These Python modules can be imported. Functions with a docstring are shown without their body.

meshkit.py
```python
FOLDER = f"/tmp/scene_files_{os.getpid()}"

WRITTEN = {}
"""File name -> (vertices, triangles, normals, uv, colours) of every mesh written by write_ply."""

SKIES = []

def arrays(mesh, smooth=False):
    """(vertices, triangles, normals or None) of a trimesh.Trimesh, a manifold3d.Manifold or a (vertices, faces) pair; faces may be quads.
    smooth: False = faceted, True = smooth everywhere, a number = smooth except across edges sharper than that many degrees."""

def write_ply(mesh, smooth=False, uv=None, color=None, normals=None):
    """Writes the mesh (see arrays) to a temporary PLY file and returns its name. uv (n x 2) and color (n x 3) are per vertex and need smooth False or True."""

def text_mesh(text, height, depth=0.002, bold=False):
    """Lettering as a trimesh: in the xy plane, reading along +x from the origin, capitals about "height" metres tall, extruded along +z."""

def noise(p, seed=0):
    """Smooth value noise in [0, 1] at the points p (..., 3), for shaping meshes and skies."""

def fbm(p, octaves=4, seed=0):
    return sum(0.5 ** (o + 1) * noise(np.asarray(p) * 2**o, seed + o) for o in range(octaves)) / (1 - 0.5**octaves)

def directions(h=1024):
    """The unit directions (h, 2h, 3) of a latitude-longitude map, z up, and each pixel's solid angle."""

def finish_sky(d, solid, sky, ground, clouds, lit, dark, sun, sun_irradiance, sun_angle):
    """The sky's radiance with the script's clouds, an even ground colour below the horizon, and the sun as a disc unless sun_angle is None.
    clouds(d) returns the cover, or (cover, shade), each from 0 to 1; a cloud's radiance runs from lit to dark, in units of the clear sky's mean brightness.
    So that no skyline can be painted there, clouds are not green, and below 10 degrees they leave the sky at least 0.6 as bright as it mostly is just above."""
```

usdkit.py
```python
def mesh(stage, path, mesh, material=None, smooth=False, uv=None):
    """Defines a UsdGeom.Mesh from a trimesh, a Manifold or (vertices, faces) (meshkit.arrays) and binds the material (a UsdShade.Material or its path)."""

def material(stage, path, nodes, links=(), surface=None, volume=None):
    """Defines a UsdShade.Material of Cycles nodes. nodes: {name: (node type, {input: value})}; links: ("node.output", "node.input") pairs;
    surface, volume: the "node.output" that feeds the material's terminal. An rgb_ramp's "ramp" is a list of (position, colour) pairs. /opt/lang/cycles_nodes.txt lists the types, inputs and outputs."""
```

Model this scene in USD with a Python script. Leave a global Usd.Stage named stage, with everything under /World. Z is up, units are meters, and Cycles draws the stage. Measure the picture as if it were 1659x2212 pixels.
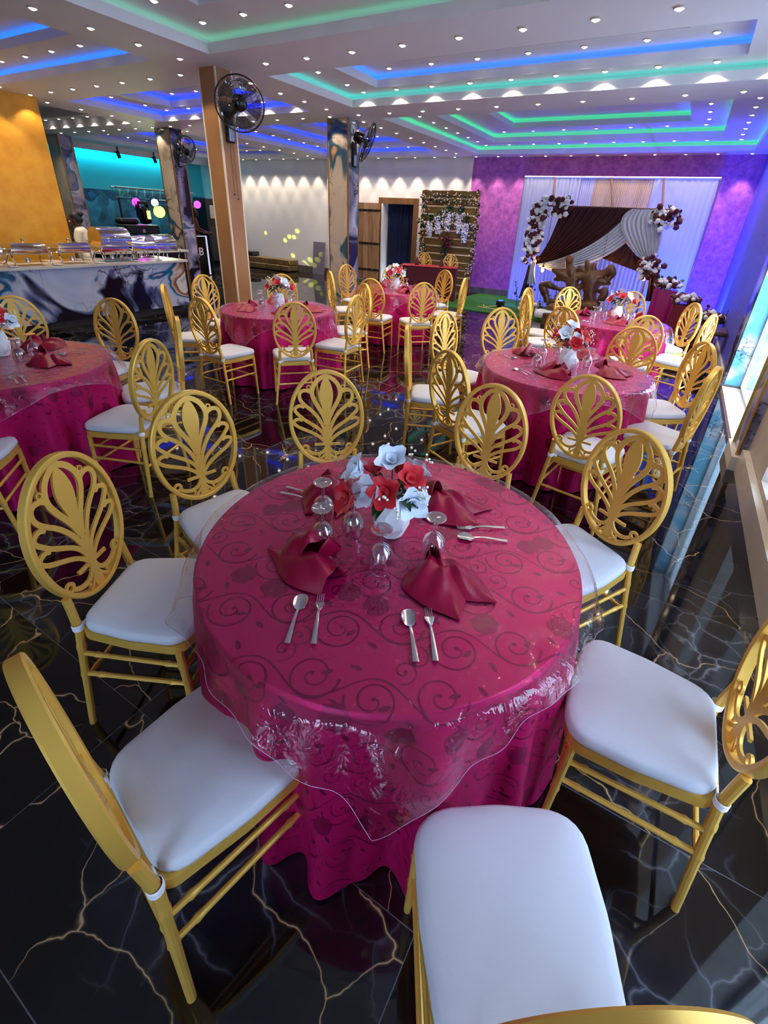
import math, random
import numpy as np, trimesh, manifold3d as m3d
import shapely
from shapely.geometry import Polygon, LineString, Point, box as sbox
from shapely.ops import unary_union
from shapely import affinity
from scipy.spatial import cKDTree
import usdkit, meshkit
from pxr import Usd, UsdGeom, UsdLux, UsdShade, Gf, Sdf, Vt

PI = math.pi
rnd = random.Random(7)
nrs = np.random.RandomState(11)
stage = Usd.Stage.CreateInMemory()
UsdGeom.SetStageUpAxis(stage, 'Z'); UsdGeom.SetStageMetersPerUnit(stage, 1.0)
UsdGeom.Xform.Define(stage, '/World'); UsdGeom.Scope.Define(stage, '/World/Looks')

# ------------------------------------------------------------------ camera (a 1659 x 2212 picture)
W, H = 1659.0, 2212.0
FPX, CX, CY = 996.13, 861.96, 977.48            # focal length and principal point in pixels
ROLL, PITCH, YAW, EYE = -0.05434773, 0.46796272, -0.50181292, 1.739
def cam_axes(r, p, y):
    cy, sy = math.cos(y), math.sin(y)
    fw = np.array([sy*math.cos(p), cy*math.cos(p), -math.sin(p)])
    rt = np.array([cy, -sy, 0.0]); dn = np.cross(fw, rt)
    return rt*math.cos(r)+dn*math.sin(r), -rt*math.sin(r)+dn*math.cos(r), fw
RT, DN, FW = cam_axes(ROLL, PITCH, YAW)
cam = UsdGeom.Camera.Define(stage, '/World/camera')
AP = 36.0
cam.CreateHorizontalApertureAttr(AP); cam.CreateVerticalApertureAttr(AP*H/W)
cam.CreateFocalLengthAttr(AP*FPX/W)
cam.CreateHorizontalApertureOffsetAttr((W/2-CX)/W*AP)
cam.CreateVerticalApertureOffsetAttr((CY-H/2)/W*AP)
cam.CreateClippingRangeAttr((0.02, 500.0))
M = Gf.Matrix4d(1.0)
M.SetRow(0, Gf.Vec4d(*RT, 0)); M.SetRow(1, Gf.Vec4d(*(-DN), 0)); M.SetRow(2, Gf.Vec4d(*(-FW), 0)); M.SetRow(3, Gf.Vec4d(0, 0, EYE, 1))
cam.AddTransformOp().Set(M)
EXPOSURE = 0.0
cam.CreateExposureAttr(EXPOSURE)

# ------------------------------------------------------------------ light levels
SKY = 3.7           # overcast daylight outside the right-hand windows
SPOT = 4.7         # each recessed ceiling spot
STRIP = 9.0        # LED strips in the ceiling coves
dome = UsdLux.DomeLight.Define(stage, '/World/sky')
dome.CreateIntensityAttr(SKY); dome.CreateColorAttr(Gf.Vec3f(0.56, 0.74, 1.0))
UsdGeom.Scope.Define(stage, '/World/Lights')
NL = [0]
def place_xf(x, loc, rot=None):
    x.AddTranslateOp().Set(Gf.Vec3d(*map(float, loc)))
    if rot is not None: x.AddRotateXYZOp().Set(Gf.Vec3f(*map(float, rot)))
def sphere_light(loc, radius, power, color, cone=None, soft=0.2, aim=None):
    NL[0] += 1
    l = UsdLux.SphereLight.Define(stage, f'/World/Lights/lamp_light_{NL[0]:03d}')
    l.CreateRadiusAttr(radius); l.CreateIntensityAttr(power); l.CreateColorAttr(Gf.Vec3f(*color)); l.CreateNormalizeAttr(True)
    if cone:
        s = UsdLux.ShapingAPI.Apply(l.GetPrim()); s.CreateShapingConeAngleAttr(cone); s.CreateShapingConeSoftnessAttr(soft)
    x = UsdGeom.Xformable(l)
    if aim is None: place_xf(x, loc)
    else:
        d = np.array(aim, float)-np.array(loc, float); z = -d/np.linalg.norm(d)
        up = np.array([0, 0, 1.0]) if abs(z[2]) < .95 else np.array([1.0, 0, 0])
        xa = np.cross(up, z); xa /= np.linalg.norm(xa); ya = np.cross(z, xa)
        m = Gf.Matrix4d(1.0); m.SetRow(0, Gf.Vec4d(*xa, 0)); m.SetRow(1, Gf.Vec4d(*ya, 0)); m.SetRow(2, Gf.Vec4d(*z, 0)); m.SetRow(3, Gf.Vec4d(*map(float, loc), 1))
        x.AddTransformOp().Set(m)
    return l

# ------------------------------------------------------------------ naming and describing
def lin(r, g, b):
    return tuple((c/12.92 if c <= .04045 else ((c+.055)/1.055)**2.4) for c in (r/255, g/255, b/255))
used = {}
def numbered(parent, name):
    k = used.get((parent, name), 0); used[(parent, name)] = k+1
    return name if k == 0 else f'{name}_{k:03d}'
def pth(p): return str(p.GetPath())
def tag(p, label=None, cat=None, group=None, kind=None):
    for k, v in (('label', label), ('category', cat), ('group', group), ('kind', kind)):
        if v: p.SetCustomDataByKey(k, v)
    return p
def thing(name, label, cat, loc=(0, 0, 0), rotz=0, group=None, kind=None, tilt=None):
    n = numbered('/World', name)
    x = UsdGeom.Xform.Define(stage, '/World/'+n)
    x.AddTranslateOp().Set(Gf.Vec3d(*map(float, loc))); x.AddRotateZOp().Set(float(math.degrees(rotz)))
    if tilt: x.AddRotateXYZOp().Set(Gf.Vec3f(*tilt))
    return tag(x.GetPrim(), label, cat, group, kind)
def obj(name, mesh, m, parent=None, label=None, cat=None, group=None, kind=None, smooth=30, pv=None, at=None):
    base = pth(parent) if parent is not None else '/World'
    n = numbered(base, name)
    me = usdkit.mesh(stage, base+'/'+n, mesh, MATS[m] if isinstance(m, str) else m, smooth=smooth)
    if pv:
        for k, v in pv.items():
            UsdGeom.PrimvarsAPI(me).CreatePrimvar(k, Sdf.ValueTypeNames.FloatArray, 'vertex').Set(Vt.FloatArray.FromNumpy(np.asarray(v, np.float32)))
    if at is not None:
        me.AddTranslateOp().Set(Gf.Vec3d(*map(float, at)))
    return tag(me.GetPrim(), label, cat, group, kind)
def dup(root, loc, rotz=0, label=None, group=None, scale=None):
    was = root.GetCustomData()
    base = root.GetName()
    if base[-4:-3] == '_' and base[-3:].isdigit(): base = base[:-4]
    x = UsdGeom.Xform.Define(stage, '/World/'+numbered('/World', base))
    p = x.GetPrim()
    p.GetReferences().AddInternalReference(root.GetPath())
    p.SetInstanceable(True)
    x.ClearXformOpOrder()
    x.AddTranslateOp().Set(Gf.Vec3d(*map(float, loc))); x.AddRotateZOp().Set(float(math.degrees(rotz)))
    if scale: x.AddScaleOp().Set(Gf.Vec3f(scale, scale, scale))
    return tag(p, label or was.get('label'), was.get('category'), group or was.get('group'))

# ------------------------------------------------------------------ materials
MATS = {}
def mat(name, nodes, links=(), surface='p.BSDF'):
    MATS[name] = usdkit.material(stage, '/World/Looks/'+name, nodes, links, surface=surface); return MATS[name]
def plain(name, col, rough=.5, metal=0, spec=.5, bump=0, bscale=40, emit=None, estr=0, vary=None, vscale=4, coat=0, sheen=0, aniso=None):
    """one principled surface; vary: (colour 2, how much) mixed in by noise"""
    n = {'p': ('principled_bsdf', {'base_color': col, 'roughness': rough, 'metallic': metal, 'specular_ior_level': spec, 'coat_weight': coat, 'sheen_weight': sheen})}
    l = []
    if emit: n['p'][1].update(emission_color=emit, emission_strength=estr)
    if vary or bump: n['tc'] = ('texture_coordinate', {})
    if vary:
        n['nz'] = ('noise_texture', {'scale': vscale, 'detail': 6.0, 'roughness': .62})
        n['rp'] = ('rgb_ramp', {'ramp': [(.3, col), (.7, vary)]})
        l += [('tc.object', 'nz.vector'), ('nz.fac', 'rp.fac'), ('rp.color', 'p.base_color')]
    if bump:
        n['bn'] = ('noise_texture', {'scale': bscale, 'detail': 4.0})
        n['bp'] = ('bump', {'strength': bump, 'distance': .01})
        l += [('tc.object', 'bn.vector'), ('bn.fac', 'bp.height'), ('bp.normal', 'p.normal')]
    return mat(name, n, l)
def emitter(name, col, strength):
    return mat(name, {'e': ('emission', {'color': col, 'strength': strength})}, surface='e.emission')
def clear(name, tint=(1, 1, 1), rough=.02, base=.045, power=4.0, gain=.8, bump=0, bscale=20, gloss=(1, 1, 1)):
    """clear glass or plastic skin: see-through, with a reflection that grows towards grazing (the same from both sides)"""
    n = {'t': ('transparent_bsdf', {'color': tint}), 'g': ('glossy_bsdf', {'color': gloss, 'roughness': rough}), 'f': ('layer_weight', {'blend': .5}), 'pw': ('math', {'math_type': 'power', 'value2': power}), 'ma': ('math', {'math_type': 'multiply_add', 'value2': gain, 'value3': base}), 'm': ('mix_closure', {})}
    l = [('f.facing', 'pw.value1'), ('pw.value', 'ma.value1'), ('ma.value', 'm.fac'), ('t.BSDF', 'm.closure1'), ('g.BSDF', 'm.closure2')]
    if bump:
        n['tc'] = ('texture_coordinate', {}); n['bn'] = ('noise_texture', {'scale': bscale, 'detail': 3.0, 'distortion': .6})
        n['bp'] = ('bump', {'strength': bump, 'distance': .02})
        l += [('tc.object', 'bn.vector'), ('bn.fac', 'bp.height'), ('bp.normal', 'g.normal')]
    return mat(name, n, l, surface='m.closure')
plain('gold', lin(234, 184, 84), rough=.38, metal=.4, bump=.04, bscale=900)
plain('gold_trim', lin(200, 150, 60), rough=.25, metal=.9)
plain('cushion_white', lin(204, 206, 218), rough=.62, bump=.05, bscale=60)
plain('strap_white', lin(236, 236, 244), rough=.6)
plain('wall_white', lin(226, 224, 226), rough=.55, bump=.05, bscale=90)
plain('ceiling_white', lin(222, 222, 228), rough=.7)
plain('wall_purple', lin(140, 66, 150), rough=.5, vary=lin(196, 108, 190), vscale=11, bump=.25, bscale=30)
plain('wall_blue_spill', lin(62, 66, 180), rough=.5, vary=lin(96, 100, 210), vscale=11, bump=.25, bscale=30)  # side wall: spill of blue stage light put into the paint colour
plain('wall_orange', lin(222, 148, 28), rough=.55, vary=lin(238, 176, 52), vscale=4, bump=.2, bscale=25)
plain('wall_cyan_lit', lin(60, 190, 200), rough=.6)  # cyan light over a whitish wall put into its colour
plain('wall_beige', lin(196, 188, 180), rough=.55, vary=lin(180, 170, 160), vscale=8)
plain('wall_dark', lin(60, 50, 48), rough=.7)
plain('stone_base', lin(120, 112, 108), rough=.2, vary=lin(80, 74, 70), vscale=6)
plain('column_tan', lin(158, 112, 70), rough=.4, vary=lin(172, 126, 84), vscale=3)
plain('column_edge', lin(232, 214, 190), rough=.4)
plain('black', lin(14, 14, 16), rough=.4)
plain('black_gloss', lin(10, 10, 12), rough=.15)
plain('dark_grey', lin(48, 48, 54), rough=.5)
plain('grey_panel', lin(112, 104, 122), rough=.5)
plain('chrome', lin(226, 222, 220), rough=.08, metal=1)
plain('steel', lin(226, 226, 228), rough=.16, metal=1)
plain('alu', lin(190, 192, 196), rough=.3, metal=.9)
plain('grass_green', lin(34, 108, 30), rough=.95, vary=lin(16, 70, 14), vscale=90, bump=.6, bscale=300)
plain('white_plaster', lin(236, 234, 232), rough=.5)
plain('vase_white', lin(240, 242, 248), rough=.25)
plain('cream_stone', lin(214, 208, 200), rough=.3, vary=lin(196, 186, 174), vscale=3)
plain('paving', lin(190, 190, 186), rough=.8, vary=lin(150, 152, 150), vscale=2)
plain('glass_frame', lin(200, 200, 198), rough=.3, metal=.6)
# black marble floor: gold and white veins that change from tile to tile
def floor_mat(name, rand):
    n = {'g': ('geometry', {}), 'oi': ('object_info', {}), 'wn': ('vector_math', {'math_type': 'multiply_add', 'vector2': (1, 1, 1)}),
         'cb': ('combine_xyz', {}), 'm1': ('math', {'math_type': 'multiply', 'value2': 37.0 if rand else 0.0}), 'm2': ('math', {'math_type': 'multiply', 'value2': 91.0 if rand else 0.0}),
         'n1': ('noise_texture', {'scale': 1.5, 'detail': 5.0, 'roughness': .5}), 'sc': ('vector_math', {'math_type': 'scale', 'scale': .5}), 'ad': ('vector_math', {'math_type': 'add'}),
         'v1': ('voronoi_texture', {'feature': 'distance_to_edge', 'scale': 1.5}), 'r1': ('rgb_ramp', {'ramp': [(0, (1, 1, 1)), (.006, (.75, .75, .75)), (.012, (.1, .1, .1)), (.035, (0, 0, 0))]}),
         'v2': ('voronoi_texture', {'feature': 'distance_to_edge', 'scale': 5.5}), 'r2': ('rgb_ramp', {'ramp': [(0, (.75, .75, .75)), (.012, (.3, .3, .3)), (.035, (.07, .07, .07)), (.14, (0, 0, 0))]}),
         'd4': ('math', {'math_type': 'multiply', 'value2': 4.0}), 'n2': ('noise_texture', {'scale': 1.1, 'detail': 2.0}), 'r3': ('rgb_ramp', {'ramp': [(.52, (0, 0, 0)), (.7, (1, 1, 1))]}),
         'n3': ('noise_texture', {'scale': 1.9, 'detail': 3.0}), 'r4': ('rgb_ramp', {'ramp': [(.38, (0, 0, 0)), (.5, (1, 1, 1))]}),
         'fm': ('mix', {'mix_type': 'multiply', 'fac': 1.0}), 'gm': ('mix', {'mix_type': 'multiply', 'fac': 1.0}), 'cl': ('mix', {'mix_type': 'multiply', 'fac': 1.0}),
         'c0': ('mix', {'color1': lin(8, 9, 13), 'color2': lin(40, 46, 62)}), 'c1': ('mix', {'color2': lin(150, 152, 166)}), 'c2': ('mix', {'color2': lin(206, 172, 128)}),
         'b1': ('rgb_to_bw', {}), 'b2': ('rgb_to_bw', {}), 'b3': ('rgb_to_bw', {}), 'k3': ('math', {'math_type': 'multiply', 'value2': .5}),
         'p': ('principled_bsdf', {'roughness': .035, 'specular_ior_level': .62})}
    l = [('oi.random', 'm1.value1'), ('oi.random', 'm2.value1'), ('m1.value', 'cb.x'), ('m2.value', 'cb.y'), ('g.position', 'wn.vector1'), ('cb.vector', 'wn.vector3'),
         ('wn.vector', 'n1.vector'), ('n1.color', 'sc.vector1'), ('sc.vector', 'ad.vector1'), ('wn.vector', 'ad.vector2'), ('ad.vector', 'v1.vector'), ('ad.vector', 'v2.vector'), ('wn.vector', 'n2.vector'), ('wn.vector', 'n3.vector'),
         ('v1.distance', 'd4.value1'), ('d4.value', 'r1.fac'), ('v2.distance', 'r2.fac'), ('n2.fac', 'r3.fac'), ('n3.fac', 'r4.fac'), ('r2.color', 'fm.color1'), ('r3.color', 'fm.color2'), ('r1.color', 'gm.color1'), ('r4.color', 'gm.color2'),
         ('n1.fac', 'k3.value1'), ('r3.color', 'cl.color1'), ('n1.color', 'cl.color2'), ('cl.color', 'b3.color'), ('b3.val', 'c0.fac'),
         ('fm.color', 'b1.color'), ('b1.val', 'c1.fac'), ('c0.color', 'c1.color1'), ('gm.color', 'b2.color'), ('b2.val', 'c2.fac'), ('c1.color', 'c2.color1'), ('c2.color', 'p.base_color')]
    mat(name, n, l)
floor_mat('marble_tile', True); floor_mat('marble_far', False)
plain('grout', lin(120, 124, 132), rough=.5)
# poured-ink marble of the counter front and the columns
def ink_marble(name, scale, shift, rot=0.5, ramp=None):
    ramp = ramp or [(.0, lin(6, 8, 16)), (.385, lin(12, 16, 32)), (.41, lin(90, 100, 140)), (.44, lin(180, 186, 206)), (.515, lin(160, 168, 196)), (.53, lin(34, 100, 136)), (.555, lin(22, 74, 110)), (.57, lin(200, 184, 168)), (.60, lin(150, 100, 70)), (.625, lin(110, 66, 44)), (.64, lin(206, 196, 190)), (1, lin(180, 178, 190))]
    n = {'tc': ('texture_coordinate', {}), 'mp': ('mapping', {'location': shift, 'rotation': (rot, .3, rot), 'scale': (1, 1, 1)}),
         'n1': ('noise_texture', {'scale': scale, 'detail': 3.0, 'roughness': .45, 'distortion': 1.1}), 'rp': ('rgb_ramp', {'ramp': ramp}),
         'n2': ('noise_texture', {'scale': scale*2.2, 'detail': 6.0, 'distortion': 1.6}), 'vn': ('rgb_ramp', {'ramp': [(.475, (1, 1, 1)), (.495, lin(24, 30, 54)), (.515, (1, 1, 1))]}),
         'n4': ('noise_texture', {'scale': scale*1.4, 'detail': 1.0}), 'gt': ('rgb_ramp', {'ramp': [(.48, (0, 0, 0)), (.6, (1, 1, 1))]}), 'bw': ('rgb_to_bw', {}),
         'mx': ('mix', {'mix_type': 'multiply'}), 'p': ('principled_bsdf', {'roughness': .18, 'specular_ior_level': .5})}
    l = [('tc.object', 'mp.vector'), ('mp.vector', 'n1.vector'), ('mp.vector', 'n2.vector'), ('mp.vector', 'n4.vector'), ('n4.fac', 'gt.fac'), ('gt.color', 'bw.color'), ('bw.val', 'mx.fac'), ('n1.fac', 'rp.fac'), ('n2.fac', 'vn.fac'), ('rp.color', 'mx.color1'), ('vn.color', 'mx.color2'), ('mx.color', 'p.base_color')]
    mat(name, n, l)
ink_marble('ink_counter', .85, (3.1, 1.7, .4))
PALE = [(.0, lin(30, 32, 46)), (.3, lin(120, 112, 112)), (.40, lin(186, 170, 152)), (.58, lin(176, 162, 146)), (.62, lin(58, 92, 108)), (.67, lin(44, 76, 96)), (.70, lin(176, 126, 70)), (.76, lin(190, 176, 164)), (1, lin(150, 140, 136))]
DARKER = [(.0, lin(10, 10, 22)), (.4, lin(24, 24, 44)), (.47, lin(120, 118, 150)), (.55, lin(176, 172, 190)), (.6, lin(30, 90, 130)), (.68, lin(130, 120, 130)), (1, lin(170, 164, 176))]
ink_marble('ink_pale', 1.3, (.2, 5.1, 2.4), ramp=PALE)
ink_marble('ink_dark', 1.5, (7.3, .6, 1.2), ramp=DARKER)
SKYM = [(.0, lin(60, 150, 190)), (.4, lin(120, 196, 226)), (.52, lin(220, 226, 230)), (.6, lin(90, 170, 210)), (1, lin(200, 220, 232))]
ink_marble('ink_sky', 1.6, (4.3, 2.6, 9.2), ramp=SKYM)
ROCK = [(.0, lin(4, 24, 30)), (.35, lin(10, 64, 66)), (.44, lin(50, 160, 156)), (.5, lin(12, 80, 86)), (.56, lin(30, 120, 180)), (.62, lin(12, 70, 100)), (1, lin(70, 180, 220))]
mat('rock_mural', {'tc': ('texture_coordinate', {}), 'v': ('voronoi_texture', {'scale': 1.5, 'detail': 2.0, 'feature': 'f1'}), 'w': ('noise_texture', {'scale': 1.2, 'detail': 5.0}), 'm': ('mix', {'fac': .45}), 'rp': ('rgb_ramp', {'ramp': ROCK}), 'b': ('rgb_to_bw', {}), 'p': ('principled_bsdf', {'roughness': .6})},
    [('tc.object', 'w.vector'), ('tc.object', 'v.vector'), ('v.color', 'm.color1'), ('w.color', 'm.color2'), ('m.color', 'b.color'), ('b.val', 'rp.fac'), ('rp.color', 'p.base_color')])
def wood(name, a, b, scale=(14, 14, 1.2), rough=.55):
    mat(name, {'tc': ('texture_coordinate', {}), 'oi': ('object_info', {}), 'mp': ('mapping', {'scale': scale}), 'n': ('noise_texture', {'scale': 1.0, 'detail': 5.0, 'distortion': 1.2}), 'ad': ('math', {'math_type': 'multiply_add', 'value2': .35, 'value3': -.17}), 'a2': ('math', {'math_type': 'add'}),
        'rp': ('rgb_ramp', {'ramp': [(.2, a), (.8, b)]}), 'p': ('principled_bsdf', {'roughness': rough})},
        [('tc.object', 'mp.vector'), ('mp.vector', 'n.vector'), ('oi.random', 'ad.value1'), ('n.fac', 'a2.value1'), ('ad.value', 'a2.value2'), ('a2.value', 'rp.fac'), ('rp.color', 'p.base_color')])
wood('door_wood', lin(112, 78, 52), lin(178, 138, 100)); wood('frame_wood', lin(84, 54, 26), lin(128, 88, 48)); wood('pallet_wood', lin(74, 54, 14), lin(124, 96, 32), scale=(1.2, 14, 14))
wood('root_wood', lin(44, 24, 14), lin(112, 70, 40), scale=(6, 6, 6), rough=.35); wood('brick_wood', lin(84, 66, 40), lin(124, 100, 64), scale=(5, 5, 5))
clear('window_glass', tint=(.95, .98, 1)); clear('goblet_thick', tint=(.86, .87, .90), base=.24, rough=.05, power=1.8, gain=.7); clear('goblet_glass', tint=(.97, .975, .99), base=.13, rough=.03, power=2.2, gain=.9)
clear('plastic_sheet', tint=(.99, .98, .985), base=.05, rough=.022, bump=.5, bscale=24)

# ------------------------------------------------------------------ mesh helpers
def bx(x0, x1, y0, y1, z0, z1):
    m = trimesh.creation.box((x1-x0, y1-y0, z1-z0)); m.apply_translation(((x0+x1)/2, (y0+y1)/2, (z0+z1)/2)); return m
def cat(*ms): return trimesh.util.concatenate(list(ms))
def man(m): return trimesh.Trimesh(*(lambda q: (q.vert_properties[:, :3], q.tri_verts))(m.to_mesh()), process=False)
def rbx(x0, x1, y0, y1, z0, z1, r=.01, n=8):
    pts = [m3d.Manifold.sphere(r, n).translate((x, y, z)) for x in (x0+r, x1-r) for y in (y0+r, y1-r) for z in (z0+r, z1-r)]
    return man(m3d.Manifold.batch_hull(pts))
def ext(poly, z0, z1):
    if poly.geom_type == 'MultiPolygon': return cat(*[ext(g, z0, z1) for g in poly.geoms])
    m = trimesh.creation.extrude_polygon(poly, z1-z0, engine='earcut'); m.apply_translation((0, 0, z0)); return m
def lathe(prof, n=24):
    """prof: (r, z) from bottom to top"""
    prof = np.asarray(prof, float); a = np.arange(n)*2*PI/n
    v = np.stack([prof[:, None, 0]*np.cos(a), prof[:, None, 0]*np.sin(a), np.repeat(prof[:, 1:2], n, 1)], -1).reshape(-1, 3)
    i, j = np.meshgrid(np.arange(len(prof)-1), np.arange(n), indexing='ij'); k = (j+1) % n
    q = np.stack([i*n+j, i*n+k, (i+1)*n+k, (i+1)*n+j], -1).reshape(-1, 4)
    return trimesh.Trimesh(v, np.vstack([q[:, [0, 1, 2]], q[:, [0, 2, 3]]]), process=False)
def tube(pts, r, n=8, closed=False):
    p = np.asarray(pts, float); r = np.broadcast_to(np.asarray(r, float), (len(p),))
    t = np.gradient(p, axis=0) if not closed else np.roll(p, -1, 0)-np.roll(p, 1, 0)
    t /= np.linalg.norm(t, axis=1, keepdims=True)+1e-12
    a = np.zeros_like(p); ref = np.array([0, 0, 1.0]) if abs(t[0, 2]) < .9 else np.array([1.0, 0, 0])
    for i in range(len(p)):
        u = np.cross(t[i], ref); u /= np.linalg.norm(u)+1e-12; a[i] = u; ref = np.cross(u, t[i])
    b = np.cross(t, a); ang = np.arange(n)*2*PI/n
    v = (p[:, None]+r[:, None, None]*(np.cos(ang)[None, :, None]*a[:, None]+np.sin(ang)[None, :, None]*b[:, None])).reshape(-1, 3)
    L = len(p) if closed else len(p)-1; f = []
    for i in range(L):
        i2 = (i+1) % len(p)
        for j in range(n):
            k = (j+1) % n; f += [(i*n+j, i2*n+j, i2*n+k), (i*n+j, i2*n+k, i*n+k)]
    if not closed:
        v = np.vstack([v, p[0], p[-1]]); c0, c1 = len(v)-2, len(v)-1; e = (len(p)-1)*n
        for j in range(n):
            k = (j+1) % n; f += [(c0, j, k), (c1, e+k, e+j)]
    m = trimesh.Trimesh(v, f, process=False); m.invert() if m.volume < 0 else None
    return m
def spline(pts, n=40):
    from scipy.interpolate import CubicSpline
    p = np.asarray(pts, float); d = np.r_[0, np.cumsum(np.linalg.norm(np.diff(p, axis=0), axis=1))]
    return CubicSpline(d, p)(np.linspace(0, d[-1], n))
def grid_mesh(P, closed_v=False):
    """P: (n, m, 3) points"""
    n, m = P.shape[:2]; i, j = np.meshgrid(np.arange(n-1), np.arange(m if closed_v else m-1), indexing='ij'); k = (j+1) % m
    q = np.stack([i*m+j, i*m+k, (i+1)*m+k, (i+1)*m+j], -1).reshape(-1, 4)
    return trimesh.Trimesh(P.reshape(-1, 3), np.vstack([q[:, [0, 1, 2]], q[:, [0, 2, 3]]]), process=False)
def sheet(P, t):
    """a grid given thickness t, closed"""
    m = grid_mesh(P); m.fix_normals() if False else None
    vn = m.vertex_normals; a = m.vertices-vn*t/2; b = m.vertices+vn*t/2; k = len(a); f = m.faces
    n, mm = P.shape[:2]; ring = [i*mm for i in range(n)]+[(n-1)*mm+j for j in range(1, mm)]+[i*mm+mm-1 for i in range(n-2, -1, -1)]+list(range(mm-2, 0, -1))
    side = []
    for u, w in zip(ring, ring[1:]+ring[:1]): side += [(u, w, w+k), (u, w+k, u+k)]
    r = trimesh.Trimesh(np.vstack([a, b]), np.vstack([f[:, ::-1], f+k, side]), process=False)
    if r.volume < 0: r.invert()
    return r
def xf(m, loc=(0, 0, 0), rz=0, rx=0, ry=0, s=1):
    m = m.copy(); T = trimesh.transformations
    m.apply_transform(T.translation_matrix(loc) @ T.rotation_matrix(rz, (0, 0, 1)) @ T.rotation_matrix(ry, (0, 1, 0)) @ T.rotation_matrix(rx, (1, 0, 0)) @ np.diag([s, s, s, 1])); return m
def project(P):
    P = np.atleast_2d(np.asarray(P, float))-(0, 0, EYE); z = P @ FW
    return np.stack([FPX*(P @ RT)/z+CX, FPX*(P @ DN)/z+CY], -1), z
def axis_wall(poly, axis, a0, a1):
    """a polygon in (along, z) extruded across x (axis 'x': polygon in y,z) or y (polygon in x,z)"""
    m = ext(poly, 0, a1-a0); v = m.vertices.copy()
    m.vertices = np.stack([v[:, 2]+a0, v[:, 0], v[:, 1]], -1) if axis == 'x' else np.stack([v[:, 0], v[:, 2]+a0, v[:, 1]], -1)
    if m.volume < 0: m.invert()
    return m

# ------------------------------------------------------------------ the setting: floor
XL, XR, YB, YF, ZC = -15.6, .82, 12.85, -3.2, 3.22
ST = 'structure'
fl = thing('floor', None, None, kind=ST)
obj('subfloor', bx(XL, XR, YF, YB, -.08, -.0012), 'grout', fl)
tiles = []
for i in range(-13, 4):
    for j in range(-6, 23):
        x0, y0 = -1.368+1.212*i, -.0765+.6*j
        x1, y1 = min(x0+1.212, XR), min(y0+.6, YB); x0c, y0c = max(x0, XL), max(y0, YF)
        if x1-x0c < .02 or y1-y0c < .02: continue
        c = np.array([[x, y, 0] for x in (x0c, x1) for y in (y0c, y1)]); p, z = project(c)
        area = 0
        if z.max() > .1:
            z = np.maximum(z, .05)
            inside = (p[:, 0].max() > 0) & (p[:, 0].min() < W) & (p[:, 1].max() > 0) & (p[:, 1].min() < H)
            area = (1/z.mean()**3) if inside else -1
        tiles.append((area, x0c+.0015, x1-.0015, y0c+.0015, y1-.0015))
tiles.sort(key=lambda t: -t[0])
for t in tiles[:290]: obj('tile', bx(*t[1:], -.01, 0), 'marble_tile', fl, smooth=False)
obj('tile_field', cat(*[bx(*t[1:], -.01, 0) for t in tiles[290:]]), 'marble_far', fl, smooth=False, kind='stuff')

# ------------------------------------------------------------------ ceiling with three-step coves
LV = [3.22, 3.38, 3.54, 3.70]; LIP, TR = .095, .14
GREEN, TEAL, BLUE, SKYB, DIMB = lin(60, 235, 150), lin(70, 225, 200), lin(10, 50, 255), lin(40, 130, 255), lin(60, 60, 190)
for nm, c, k in (('palegreen', lin(150, 240, 190), .28), ('green', GREEN, .6), ('teal', TEAL, .5), ('blue', BLUE, 1.8), ('sky', SKYB, .8), ('dimblue', DIMB, .25)):
    emitter('led_'+nm, c, STRIP*k)
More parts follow.
